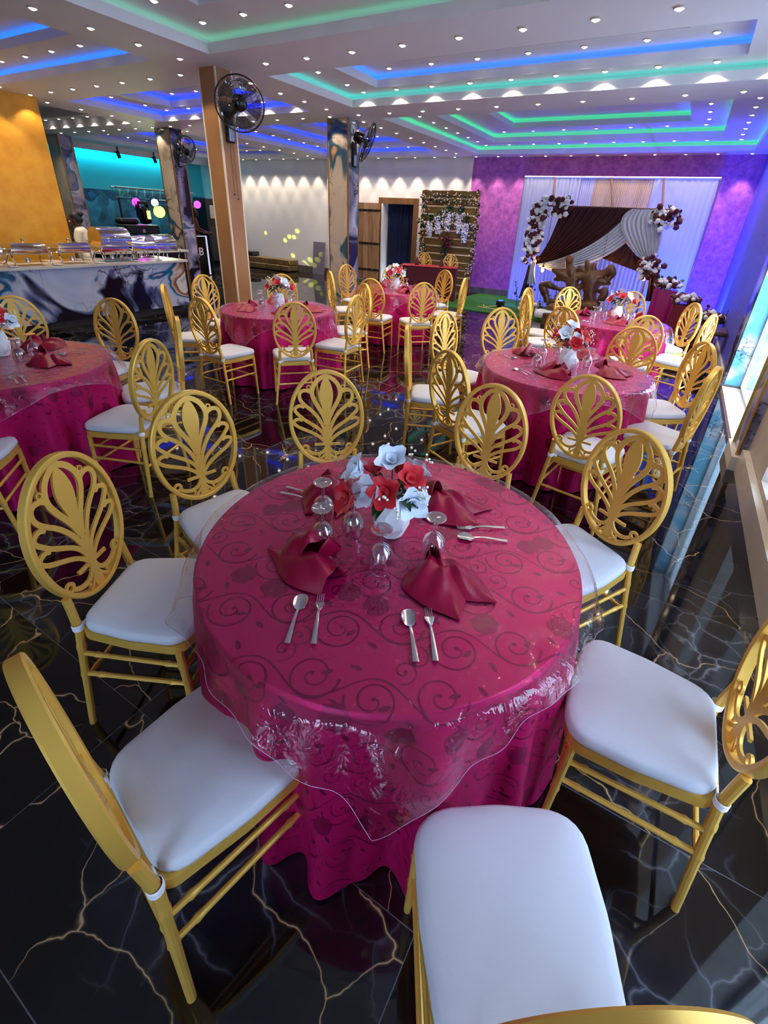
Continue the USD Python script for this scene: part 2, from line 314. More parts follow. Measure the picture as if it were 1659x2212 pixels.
# outer rect, step-2 rect, step-3 rect, the LED colour of each step
RX0, RX1 = -5.02, .56
COVES = [((RX0, RX1, 2.0, 4.43), (-4.44, -.03, 2.4, 3.86), None, ('palegreen', None)),
         ((RX0, RX1, 5.3, 7.08), (-4.44, -.02, 5.6, 6.86), (-3.81, -.57, 5.95, 6.46), ('teal', 'sky', None)),
         ((RX0, RX1, 7.92, 12.3), (-4.46, -.03, 8.45, 11.78), (-3.85, -.59, 9.0, 11.19), ('green', 'green', 'green')),
         ((-9.6, -5.88, 2.5, 4.36), (-9.0, -6.5, 2.9, 3.86), None, ('sky', 'sky')),
         ((-9.6, -5.88, 5.36, 7.15), (-9.0, -6.48, 5.66, 6.92), (-8.4, -7.1, 6.0, 6.55), ('blue', 'blue', None)),
         ((-9.6, -5.88, 8.0, 12.27), (-9.0, -6.45, 8.5, 11.8), (-8.4, -7.05, 9.1, 11.2), ('blue', 'blue', 'blue')),
         ((-14.4, -10.5, 5.36, 7.14), (-13.8, -11.1, 5.66, 6.9), None, (None, None)),
         ((-14.4, -10.5, 8.0, 12.27), (-13.8, -11.1, 8.5, 11.8), None, ('dimblue', 'blue'))]
cei = thing('ceiling', None, None, kind=ST)
room = sbox(XL-.3, YF-.3, XR+.3, YB+.3)
R4 = lambda r: sbox(r[0], r[2], r[1], r[3])
obj('beam_panel', ext(room.difference(unary_union([R4(c[0]) for c in COVES])), LV[0], LV[0]+.02), 'ceiling_white', cei, smooth=False)
for c in COVES:
    holes = [R4(r) for r in c[:3] if r]
    for k, h in enumerate(holes):
        z = LV[k]; B = lambda d: h.buffer(d, join_style=2)
        led = c[3][k]
        if led:
            obj('cove_lip', ext(B(.026).difference(B(.001)), z+.0201, z+LIP), 'ceiling_white', cei, smooth=False)
            obj('cove_back', ext(B(TR+.012).difference(B(TR)), z+.0201, LV[k+1]-.0001), 'ceiling_white', cei, smooth=False)
            obj('led_strip', ext(B(.115).difference(B(.1)), z+.066, z+.078), 'led_'+led, cei, smooth=False)
        else:
            obj('cove_lip', ext(B(TR).difference(B(.001)), z+.0201, LV[k+1]-.0001), 'ceiling_white', cei, smooth=False)
        top = B(TR+.012)
        if k+1 < len(holes): top = top.difference(holes[k+1])
        obj('cove_panel', ext(top, LV[k+1], LV[k+1]+.02), 'ceiling_white', cei, smooth=False)

# ------------------------------------------------------------------ walls
wb = thing('wall_back', None, None, kind=ST)
obj('wall_panel', axis_wall(sbox(XL-.3, 0, -5.34, ZC+.02).difference(sbox(-7.99, -1, -6.99, 2.12)), 'y', YB, YB+.25), 'wall_white', wb, smooth=False)
obj('accent_panel', bx(-5.34, XR+.3, YB, YB+.25, 0, ZC+.02), 'wall_purple', wb, smooth=False)
obj('pilaster', bx(-5.62, -5.34, YB-.05, YB, 0, ZC), 'wall_white', wb, smooth=False)
obj('pilaster', bx(-10.0, -9.6, YB-.05, YB, 0, ZC), 'wall_white', wb, smooth=False)
obj('baseboard_back', cat(bx(XL, -9.0, YB-.03, YB-.002, 0, .2), bx(-6.85, -5.62, YB-.03, YB-.002, 0, .2), bx(-5.34, XR, YB-.03, YB-.002, 0, .16)), 'stone_base', kind=ST, smooth=False)
wl = thing('wall_left', None, None, kind=ST)
obj('wall_panel', bx(XL-.25, XL, YF-.3, YB+.25, 2.1, ZC+.5), 'wall_cyan_lit', wl, smooth=False)
obj('mural_panel', bx(XL-.25, XL+.012, YF-.3, YB+.25, 0, 2.1), 'rock_mural', wl, smooth=False)
obj('stage_header', bx(-15.36, -15.24, 7.0, YB, 3.06, ZC), 'wall_white', wl, smooth=False)
fw_ = [(-.75, .55)]; fp = sbox(XL-.25, 0, XR+.3, ZC+.02)
for a, b in fw_: fp = fp.difference(sbox(a, .1, b, 2.7))
obj('wall_front', axis_wall(fp, 'y', YF-.3, YF), 'wall_white', kind=ST, smooth=False)
for k, (a, b) in enumerate(fw_):
    w = thing(f'window_{k+6}', None, None, kind=ST); fr = sbox(a, .1, b, 2.7); fr = fr.difference(fr.buffer(-.04, join_style=2))  # unseen window added behind the camera to light near chairs and plastic
    obj('window_frame', axis_wall(fr, 'y', YF-.2, YF-.14), 'glass_frame', w, smooth=False)
    obj('pane', axis_wall(sbox(a+.04, .14, b-.04, 2.66), 'y', YF-.174, YF-.166), 'window_glass', w, smooth=False)
# right wall with its tall windows
OPEN = [(.72, 1.38, .24, 2.9), (1.80, 2.10, .24, 2.9), (2.55, 2.80, .24, 2.9), (3.38, 3.70, .24, 2.9), (4.75, 6.95, .06, 2.95)]
wr = thing('wall_right', None, None, kind=ST)
near = sbox(YF-.3, 0, 4.42, ZC+.02)
for o in OPEN: near = near.difference(sbox(o[0], o[2], o[1], o[3]))
obj('wall_panel', axis_wall(near, 'x', XR+.03, XR+.28), 'wall_beige', wr, smooth=False)
obj('accent_panel', bx(XR, XR+.25, 7.3, YB+.25, 0, ZC+.02), 'wall_blue_spill', wr, smooth=False)
obj('window_head', bx(XR, XR+.25, 4.75, 6.95, 2.95, ZC+.02), 'wall_white', wr, smooth=False)
p = thing('column', 'dark marble pier with gilt edging at the near side of the big window', 'column', kind=ST)
obj('shaft', bx(XR-.03, XR+.25, 4.42, 4.75, .12, ZC), 'ink_dark', p, smooth=False)
obj('plinth', bx(XR-.07, XR+.25, 4.36, 4.8, 0, .12), 'cream_stone', p, smooth=False)
for y in (4.43, 4.74): obj('gilt_edge', bx(XR-.045, XR-.03, y-.012, y+.012, .12, ZC), 'gold_trim', p, smooth=False)
p = thing('column', 'dark marble pier at the far side of the big window', 'column', kind=ST)
obj('shaft', bx(XR-.02, XR+.25, 6.99, 7.3, .08, ZC), 'ink_dark', p, smooth=False)
obj('reveal', bx(XR+.0, XR+.25, 6.95, 6.99, .08, ZC), 'ink_sky', p, smooth=False)
obj('plinth', bx(XR-.05, XR+.25, 6.93, 7.32, 0, .08), 'stone_base', p, smooth=False)
obj('baseboard_right', cat(bx(XR-.02, XR+.028, YF, 4.36, 0, .2), bx(XR-.03, XR-.002, 7.33, YB-.03, 0, .16)), 'cream_stone', kind=ST, smooth=False)
obj('window_sill', bx(XR-.02, XR+.3, 4.8, 6.92, 0, .06), 'cream_stone', kind=ST, smooth=False)
for k, o in enumerate(OPEN):
    w = thing(f'window_{k+1}', None, None, kind=ST)
    xg = XR+.2
    fr = sbox(o[0], o[2], o[1], o[3]); fr = fr.difference(fr.buffer(-.03, join_style=2))
    obj('window_frame', axis_wall(fr, 'x', xg-.03, xg+.03), 'glass_frame', w, smooth=False)
    obj('pane', axis_wall(sbox(o[0]+.03, o[2]+.03, o[1]-.03, o[3]-.03), 'x', xg-.004, xg+.004), 'window_glass', w, smooth=False)
obj('ground_outside', cat(bx(XR+.32, 30, -20, 40, -.2, -.05), bx(-20, XR+.32, -20, YF-.32, -.2, -.05)), 'paving', kind=ST, smooth=False)
# the orange screen wall behind the buffet
obj('wall_orange', bx(-10.1, -9.85, YF, 5.04, 0, ZC), 'wall_orange', kind=ST, smooth=False)
# ------------------------------------------------------------------ columns
def column(label, x0, x1, y0, y1, front, side, edge):
    p = thing('column', label, 'column', kind=ST)
    t = .012
    obj('core', bx(x0+t, x1-t, y0+t, y1-t, 0, ZC), front, p, smooth=False)
    obj('front_panel', bx(x0+.006, x1-.006, y0, y0+t, 0, ZC), front, p, smooth=False)
    obj('side_panel', bx(x1-t, x1, y0+t, y1-.006, 0, ZC), side, p, smooth=False)
    for (x, y) in ((x0, y0), (x1, y0), (x1, y1)):
        obj('edge_trim', bx(x-.014, x+.006, y-.006, y+.014, 0, ZC), edge, p, smooth=False)
    return p
column('tan panelled column with pale edge strips and a black fan', -5.6, -5.33, 4.76, 5.0, 'column_tan', 'column_tan', 'column_edge')
column('marble-clad column with gilt edges beside the plank door', -6.0, -5.57, 7.73, 8.05, 'ink_pale', 'ink_dark', 'gold_trim')
column('marble-clad column at the end of the buffet counter', -10.56, -10.13, 7.64, 7.96, 'ink_pale', 'ink_dark', 'gold_trim')
column('marble-clad column half hidden behind the orange wall', -14.9, -14.4, 7.64, 7.96, 'ink_pale', 'ink_dark', 'gold_trim')
obj('passage_wall', cat(bx(-8.6, -6.3, YB+1.6, YB+1.7, 0, 2.6), bx(-8.6, -8.5, YB+.25, YB+1.6, 0, 2.6), bx(-6.4, -6.3, YB+.25, YB+1.6, 0, 2.6), bx(-8.6, -6.3, YB+.25, YB+1.7, 2.6, 2.7), bx(-8.6, -6.3, YB+.25, YB+1.7, -.1, -.003)), 'wall_white', kind=ST, smooth=False)

# ------------------------------------------------------------------ recessed ceiling spots
plain('spot_ring', lin(210, 205, 200), rough=.3, metal=.3)
emitter('spot_bulb', lin(255, 244, 228), 14.0)
WARM = lin(255, 236, 206)
spots = []
def row(xs, ys, z, where): spots.extend([(x, y, z, where) for x in xs for y in ys])
ar = lambda a, b, n: [a+(b-a)*i/(n-1) for i in range(n)]
BX = [.05-.585*i for i in range(9)]
row(BX, [4.87], ZC, 'beam'); row([-5.47-.6*i for i in range(1, 8)], [4.87], ZC, 'beam'); row([-10.6-.6*i for i in range(6)], [4.87], ZC, 'beam')
row([.05-.585*i for i in range(25)], [7.53], ZC, 'beam')
row([.55-.575*i for i in range(27)], [12.62], ZC, 'wall')
row([-5.47], [2.95, 3.44, 3.92, 4.41, 4.9, 5.45, 6.0, 6.5, 7.02]+ar(8.05, 12.0, 8), ZC, 'beam')
row([-10.05], [5.3, 5.85, 6.4, 6.95]+ar(8.05, 12.0, 8), ZC, 'beam')
row([-9.55], [2.6, 3.2, 3.8, 4.4], ZC, 'orange')
for c in COVES:
    o, h = c[0], c[1]; z = LV[1]
    nx = max(3, int(round((o[1]-o[0])/.585)))
    fx = [o[0]+(o[1]-o[0])*(i+.5)/nx for i in range(nx)]
    row(fx, [(o[3]+h[3])/2], z, 'cove')
    ny = max(2, int(round((h[3]-h[2])/.55)))
    fy = [h[2]+(h[3]-h[2])*(i+.5)/ny for i in range(ny)]
    row([(o[0]+h[0])/2], fy, z, 'cove')
    if o[0] > -6: row([(o[1]+h[1])/2], fy, z, 'cove')
    if c[2]:
        t = c[2]; n2 = max(3, int(round((h[1]-h[0])/.62)))
        row([h[0]+(h[1]-h[0])*(i+.5)/n2 for i in range(n2)], [(h[3]+t[3])/2], LV[2], 'inner')
        if h[3]-h[2] > 2:
            row([h[0]+(h[1]-h[0])*(i+.5)/n2 for i in range(n2)], [(h[2]+t[2])/2-.1], LV[2], 'inner')
            row([(h[1]+t[1])/2], ar(t[2]+.2, t[3]-.2, 4), LV[2], 'inner')
def nth(k): return f"{k}{'th' if 10 < k % 100 < 14 else {1: 'st', 2: 'nd', 3: 'rd'}.get(k % 10, 'th')}"
COVE_NAME = ['pale green cove nearest us', 'teal and blue cove', 'triple green cove', 'upper-left blue cove', 'blue cove behind the tan column', 'far blue cove', 'unlit buffet cove', 'dim corner cove']
def spot_row(x, y, z, w):
    if w == 'wall': return 'ceiling row along the ' + ('purple wall' if x > -5.3 else 'white wall'), 'spots along the far wall'
    if w == 'orange': return 'ceiling row before the orange wall', 'spots by the orange wall'
    if w == 'beam':
        if abs(x+5.47) < .05 and abs(y-4.87) > .1 and abs(y-7.53) > .1: return 'lengthwise beam by the tan column', 'spots in the ceiling beams'
        if abs(x+10.05) < .05: return 'lengthwise beam over the buffet', 'spots in the ceiling beams'
        sd = 'right of' if x > -5 else 'left of' if x > -10.2 else 'far left of'
        return f"{'near' if y < 6 else 'far'} cross beam, {sd} the tan column", 'spots in the ceiling beams'
    for c, n in zip(COVES, COVE_NAME):
        o = c[0]
        if o[0]-.01 <= x <= o[1]+.01 and o[2] <= y <= o[3]:
            h = c[1] if w == 'cove' else c[2]
            side = 'far' if y > h[3] else 'left' if x < h[0] else 'right' if x > h[1] else 'near'
            return f"{side} {'step' if w == 'cove' else 'inner step'} of the {n}", 'spots on the cove steps'
spot_rows = {}
for q in spots: spot_rows.setdefault(spot_row(*q), []).append(q)
SPOT_LABEL = {}
for (rw, gr), qs in spot_rows.items():
    lr = 'left' not in rw.split(' ')[0] and 'right' not in rw.split(' ')[0] and 'lengthwise' not in rw
    key = (lambda q: project(q[:3])[0][0, 0]) if lr else (lambda q: q[1])
    for k, q in enumerate(sorted(qs, key=key)): SPOT_LABEL[q] = (f"{nth(k+1)} lit spot from {'left' if lr else 'near end'}, {rw}", gr)
proto = None
ring = xf(lathe([(.031, 0), (.043, 0), (.043, -.006), (.034, -.012), (.031, -.006), (.031, 0)], 16))
bulb = lathe([(0.0001, -.024), (.016, -.021), (.026, -.012), (.029, 0.0), (.029, .002)], 14)
for (x, y, z, w) in spots:
    lb, gr = SPOT_LABEL[(x, y, z, w)]
    if proto is None:
        proto = thing('ceiling_spotlight', lb, 'ceiling light', (x, y, z), group=gr)
        obj('trim_ring', ring, 'spot_ring', proto); obj('bulb', bulb, 'spot_bulb', proto)
    else: dup(proto, (x, y, z), 0, lb, gr)
    k = {'wall': 4.2, 'orange': 1.1}.get(w, 1)
    sphere_light((x, y, z-.04), .02, SPOT*k, WARM, cone={'cove': 60, 'inner': 60, 'wall': 31, 'orange': 45}.get(w, 50), soft=.5 if w == 'wall' else .35)
print('spots', len(spots))

# ------------------------------------------------------------------ the gold oval-back chair (front towards +y, floor at z = 0)
OA, OB, OZ, OY0, OTILT = .205, .270, .742, -.228, math.radians(4.5)
def oval_pt(u, v, d=0):
    """back-plane coordinates: u across, v up from the oval's centre, d towards the front"""
    c, s = math.cos(OTILT), math.sin(OTILT)
    return np.array([u, OY0-s*v+c*d, OZ+c*v+s*d])
def oval_map(m):
    v = m.vertices; m = m.copy(); c, s = math.cos(OTILT), math.sin(OTILT)
    m.vertices = np.stack([v[:, 0], OY0-s*v[:, 1]+c*v[:, 2], OZ+c*v[:, 1]+s*v[:, 2]], -1)
    if m.volume < 0: m.invert()
    return m
def fretwork():
    PX = lambda pts: [((x-452)*.000507, (635-y)*.000510) for x, y in pts]
    def stroke(pts, w): return LineString(spline(PX(pts), 40)).buffer(w/2, cap_style=1, resolution=4)
    half = [stroke([(440, 690), (405, 580), (335, 450), (306, 370), (318, 285), (370, 212), (450, 170)], .0225),
            stroke([(430, 780), (365, 635), (280, 530), (200, 455), (172, 385), (190, 335), (240, 322), (296, 350)], .0185),
            stroke([(422, 840), (330, 725), (210, 640), (145, 575), (118, 525), (150, 492), (205, 500)], .0175),
            stroke([(415, 895), (310, 805), (190, 745), (120, 700), (98, 665), (125, 640), (180, 645)], .0165),
            stroke([(440, 930), (418, 1000), (365, 1040), (290, 1035), (240, 1000), (218, 955)], .0165),
            stroke([(455, 970), (425, 1045), (375, 1100), (310, 1140)], .0115),
            Point(PX([(215, 968)])[0]).buffer(.0205).difference(Point(PX([(213, 970)])[0]).buffer(.009)),
            Point(PX([(272, 290)])[0]).buffer(.0125).difference(Point(PX([(272, 290)])[0]).buffer(.007)),
            Point(PX([(360, 1068)])[0]).buffer(.0065), LineString(PX([(360, 1068), (352, 1095)])).buffer(.002),
            LineString(PX([(312, 932), (460, 932)])).buffer(.007, cap_style=2)]
    half = unary_union(half).difference(Point(PX([(213, 968)])[0]).buffer(.009))
    both = unary_union([half, affinity.scale(half, -1, 1, origin=(0, 0))])
    tear = PX([(452, 180), (415, 225), (390, 290), (378, 370), (390, 460), (415, 560), (432, 680), (425, 780), (405, 880), (432, 960)])
    mid = Polygon(np.vstack([spline(tear, 50), spline(tear, 50)[::-1]*(-1, 1)])).buffer(0)
    drop = unary_union([Point(PX([(452, 1098)])[0]).buffer(.021), Polygon(PX([(444, 950), (460, 950), (478, 1070), (426, 1070)])), LineString(PX([(452, 1100), (452, 1165)])).buffer(.016)])
    ell = affinity.scale(Point(0, 0).buffer(1, resolution=32), OA-.004, OB-.004)
    g = unary_union([both, mid, drop]).intersection(ell)
    for k in range(-4, 5): g = g.difference(Point(k*.0155, -.1515).buffer(.0017, resolution=2))
    return g.simplify(.00035)
def ring_band():
    """the oval hoop: a rounded rectangular section swept round the ellipse"""
    n = 72; a = np.arange(n)*2*PI/n; sec = [(-.016, -.007), (-.013, -.011), (.013, -.011), (.016, -.007), (.016, .005), (.012, .009), (-.012, .009), (-.016, .005)]
    P = np.zeros((n, len(sec), 3))
    for k, (d, r) in enumerate(sec): P[:, k] = np.stack([(OA-.009+r)*np.cos(a), (OB-.009+r)*np.sin(a), np.full(n, d)], -1)
    P = np.concatenate([P, P[:1]], 0); m = grid_mesh(P, closed_v=True); m.merge_vertices()
    if m.volume < 0: m.invert()
    return m
def bamboo(p0, p1, r0, r1, knobs):
    t = np.linspace(0, 1, 41); r = r0+(r1-r0)*t
    for k in knobs: r = r+.0028*np.exp(-((t-k)/.012)**2)+.0022*np.exp(-((t-k-.035)/.012)**2)
    return tube(np.array(p0)[None]*(1-t[:, None])+np.array(p1)[None]*t[:, None], r, 10)
def trapez(fw, rw, y0, y1, corner, bulge=.012):
    p = [(-rw, y0), (rw, y0), (rw+(fw-rw)*.5+bulge, (y0+y1)/2), (fw, y1-.02), (fw*.6, y1+.004), (0, y1+.012), (-fw*.6, y1+.004), (-fw, y1-.02), (-(rw+(fw-rw)*.5+bulge), (y0+y1)/2)]
    return Polygon(p).buffer(-corner).buffer(corner*1.0, resolution=6)
def pad(poly, z0, z1, dome):
    rings = []
    for off, z in ((-.012, z0), (0, z0+.010), (.002, z0+.022), (-.002, z1-.008), (-.010, z1-.001), (-.03, z1+dome*.35), (-.07, z1+dome*.7), (-.12, z1+dome)):
        q = poly.buffer(off, resolution=6); c = q.exterior
        rings.append([(*c.interpolate(t, normalized=True).coords[0], z) for t in np.linspace(0, 1, 72, endpoint=False)])
    P = np.array(rings)
    # keep every ring's points in step with the outline
    c = P[1, :, :2].mean(0); ang0 = np.arctan2(P[1, :, 1]-c[1], P[1, :, 0]-c[0]); th = np.linspace(-PI, PI, 73)[:-1]
    out = []
    for R in P:
        a = np.arctan2(R[:, 1]-c[1], R[:, 0]-c[0]); o = np.argsort(a); rr = np.hypot(R[:, 0]-c[0], R[:, 1]-c[1])[o]
        r = np.interp(th, a[o], rr, period=2*PI); out.append(np.stack([c[0]+r*np.cos(th), c[1]+r*np.sin(th), R[:, 2]], -1))
    m = grid_mesh(np.array(out), closed_v=True); k = len(m.vertices); n = 72; e = k-n
    v = np.vstack([m.vertices, [*c, z1+dome*1.05], [*c, z0]]); f = list(map(tuple, m.faces))
    for j in range(n): f += [(e+j, e+(j+1) % n, k), ((j+1) % n, j, k+1)]
    m = trimesh.Trimesh(v, f, process=False)
    if m.volume < 0: m.invert()
    return m
CH = {}
CH['back_panel'] = oval_map(ext(fretwork(), -.004, .004)); CH['back_hoop'] = oval_map(ring_band())
seat_poly = trapez(.2, .165, -.195, .2, .05); cush_poly = trapez(.203, .168, -.185, .207, .07)
CH['seat_frame'] = ext(seat_poly.difference(seat_poly.buffer(-.03)), .392, .43)
CH['seat_board'] = ext(seat_poly.buffer(-.028), .41, .424)
CH['cushion'] = pad(cush_poly, .428, .474, .016)
rear = [bamboo((s*.217, -.215, 0), (s*.160, -.196, .42), .0115, .0145, (.55, .82)) for s in (-1, 1)]
post = [tube(spline([(s*.160, -.196, .415), (s*.155, -.203, .47), (s*.150, -.2135, .552)], 12), .0145, 10) for s in (-1, 1)]
front = [bamboo((s*.192, .178, 0), (s*.184, .165, .40), .0105, .0145, (.45, .8)) for s in (-1, 1)]
def lerp(a, b, z): t = z/b[2]; return tuple(np.array(a)*(1-t)+np.array(b)*t)
def make_chair(label, group=None):
    t = thing('banquet_chair', label, 'chair', group=group)
    obj('seat_frame', cat(CH['seat_frame'], CH['seat_board']), 'gold', t); c = obj('cushion', CH['cushion'], 'cushion_white', t, smooth=True)
    for s in (-1, 1):
        w = lathe([(.0165, -.013), (.0185, -.010), (.0185, .010), (.0165, .013)], 14)
        obj('strap', cat(xf(w, (s*.1585, -.197, .437)), bx(min(s*.1585, s*.12), max(s*.1585, s*.12), -.188, -.184, .43, .446)), 'strap_white', c)
    for k in (0, 1): obj('leg', cat(rear[k], post[k]), 'gold', t)
    for k in (0, 1): obj('leg', front[k], 'gold', t)
    F = lambda s, z: lerp((s*.192, .178, 0), (s*.184, .165, .40), z); B = lambda s, z: lerp((s*.217, -.215, 0), (s*.160, -.196, .42), z)
    for s in (-1, 1):
        for z in (.235, .325): obj('stretcher', bamboo(B(s, z), F(s, z), .0085, .0085, (.15, .85)), 'gold', t)
    for z in (.2, .3): obj('stretcher', bamboo(F(-1, z), F(1, z), .0085, .0085, (.15, .85)), 'gold', t)
    obj('stretcher', bamboo(B(-1, .21), B(1, .21), .0085, .0085, (.15, .85)), 'gold', t)
    h = obj('back_hoop', CH['back_hoop'], 'gold', t, smooth=40); obj('back_panel', CH['back_panel'], 'gold', t, smooth=30)
    return t
T = {'T1': (-.625, 1.115), 'T2': (-3.78, 1.30), 'T3': (-3.92, 4.07), 'T4': (-3.86, 6.64), 'T5': (-.62, 3.76), 'T6': (-.6, 6.35)}
NAME = {'T1': 'near table', 'T2': 'left-edge table', 'T3': 'tan-column table', 'T4': 'far plank-door table', 'T5': 'right-hand table', 'T6': 'far stage-side table'}
# (table, x, y of the oval's top) -> faces the table; or (table, x, y, heading) for the chair's own origin
CHAIRS = [
 ('T1', -1.536, 1.182, -101, 'upright gold chair at the upper left of the near table, seat half under the cloth'),
 ('T1', -1.331, 1.688, -138, 'gold oval-back chair straight behind the flower vase of the near table'),
 ('T1', -.684, 1.984, 176, 'gold oval-back chair behind the near table, right of its flowers'),
 ('T1', -.101, 1.811, 148, 'brownish gold chair at the right of the near table, palm-leaf back leaning right'),
 ('T1', -1.369, .695, -64, 'large gold chair left of the near table, whole palm-leaf back and seat in view'),
 ('T1', -.745, .392, -11.5, 'gold chair at the lower left corner, its oval back seen edge-on'),
 ('T1', .25, 1.175, 90, 'gold chair at the right edge with its white seat turned to the near table'),
 ('T1', .058, .502, 31, 'nearest chair at the bottom, only its white seat and top rail in view'),
 ('T2', -4.84, 1.87, None, 'gold chair at the far left, cut by the photo edge below the counter'),
 ('T2', -4.23, 2.37, None, 'gold chair facing us in front of the marble counter'),
 ('T2', -3.19, 2.24, None, 'near edge-on chair right of the left-edge table'),
 ('T2', -2.72, 1.69, None, 'gold chair in the left foreground, white seat turned to the left-edge table'),
 ('T2', -2.98, .62, None, 'chair cut by the left edge, only its white seat and legs showing'),
 ('T3', -4.69, 3.19, None, 'edge-on gold chair left of the column table, seat to the right'),
 ('T3', -3.79, 2.92, -1, 'dark-backed gold chair left of centre, seen from behind at the column table'),
 ('T3', -3.04, 3.36, 48, 'gold chair seen squarely from behind in front of the column table'),
 ('T3', -2.89, 4.17, None, 'right-hand chair of the column table, front of an overlapping pair'),
 ('T3', -3.37, 5.03, None, 'right-hand chair of the column table, back one of an overlapping pair'),
 ('T3', -4.66, 4.94, None, 'chair behind the vase of the column table'),
 ('T3', -5.14, 4.05, None, 'chair beside the foot of the tan column'),
 ('T4', -4.51, 5.79, None, 'slim edge-on chair left of the far door-side table'),
 ('T4', -4.99, 6.87, None, 'small gold chair at the foot of the marble column by the plank door'),
 ('T4', -4.49, 7.60, None, 'small gold chair behind the flowers of the far door-side table'),
 ('T4', -3.49, 7.67, None, 'small gold chair in front of the dark red desk'),
 ('T4', -2.77, 6.82, None, 'edge-on chair right of the far door-side table, beside the green carpet'),
 ('T4', -2.92, 5.77, None, 'pale gold chair seen from behind at the front right of the far door-side table'),
 ('T4', -3.62, 5.54, None, 'dark gold chair seen from behind at the front left of the far door-side table'),
 ('T5', -1.76, 3.23, None, 'edge-on chair standing left of the right-hand table, tall and slim'),
 ('T5', -1.79, 3.99, None, 'bright gold chair left of the right-hand table, behind a dark one'),
 ('T5', -1.15, 2.70, None, 'dark bronze-looking chair in front left of the right-hand table'),
 ('T5', -1.45, 4.62, None, 'bright gold chair facing us at the far left of the right-hand table'),
 ('T5', -.242, 2.98, -9, 'gold chair seen from behind in front of the right-hand table'),
 ('T5', -.235, 4.81, 6, 'gold chair turned away behind the right-hand table'),
 ('T5', .31, 4.29, None, 'tilted-looking gold chair right of the right-hand table, farther of two'),
 ('T5', .35, 3.47, None, 'gold chair right of the right-hand table, nearer of two, almost edge-on'),
 ('T6', -1.73, 6.49, None, 'edge-on chair left of the far right table, against the green carpet'),
 ('T6', -1.54, 5.79, None, 'edge-on chair at the front left of the far right table'),
 ('T6', -.97, 5.21, None, 'brown-backed chair just behind the flowers of the right-hand table'),
 ('T6', -.18, 5.32, None, 'gold chair seen from behind at the front of the far right table'),
 ('T6', .40, 5.97, None, 'edge-on chair at the right of the far right table'),
 ('T6', .24, 6.86, None, 'gold chair at the right of the far right table, before the draped plinths'),
 ('T6', -1.32, 7.15, None, 'pale chair facing us before the root-wood throne'),
 ('T6', -.51, 7.44, None, 'gold chair behind the vase of the far right table'),
 ('D', -5.78, 11.25, -158, 'left of two chairs behind the dark red desk'),
 ('D', -5.12, 11.45, -158, 'right of two chairs behind the dark red desk')]
proto_chair = None
for tb, x, y, hd, lb in CHAIRS:
    if hd is None:
        d = np.array(T[tb])-(x, y); d /= np.linalg.norm(d); th = math.atan2(-d[0], d[1]); x, y = x+.25*d[0], y+.25*d[1]
    else:
        th = math.radians(hd)
        if tb == 'T3': x, y = x-.25*math.sin(th), y+.25*math.cos(th)
    gr = 'chairs at the dark red desk' if tb == 'D' else 'chairs round the '+NAME[tb]
    if proto_chair is None:
        proto_chair = make_chair(lb, gr)
        UsdGeom.Xformable(proto_chair).GetOrderedXformOps()[0].Set(Gf.Vec3d(x, y, 0)); UsdGeom.Xformable(proto_chair).GetOrderedXformOps()[1].Set(math.degrees(th))
    else: dup(proto_chair, (x, y, 0), th, lb, gr)

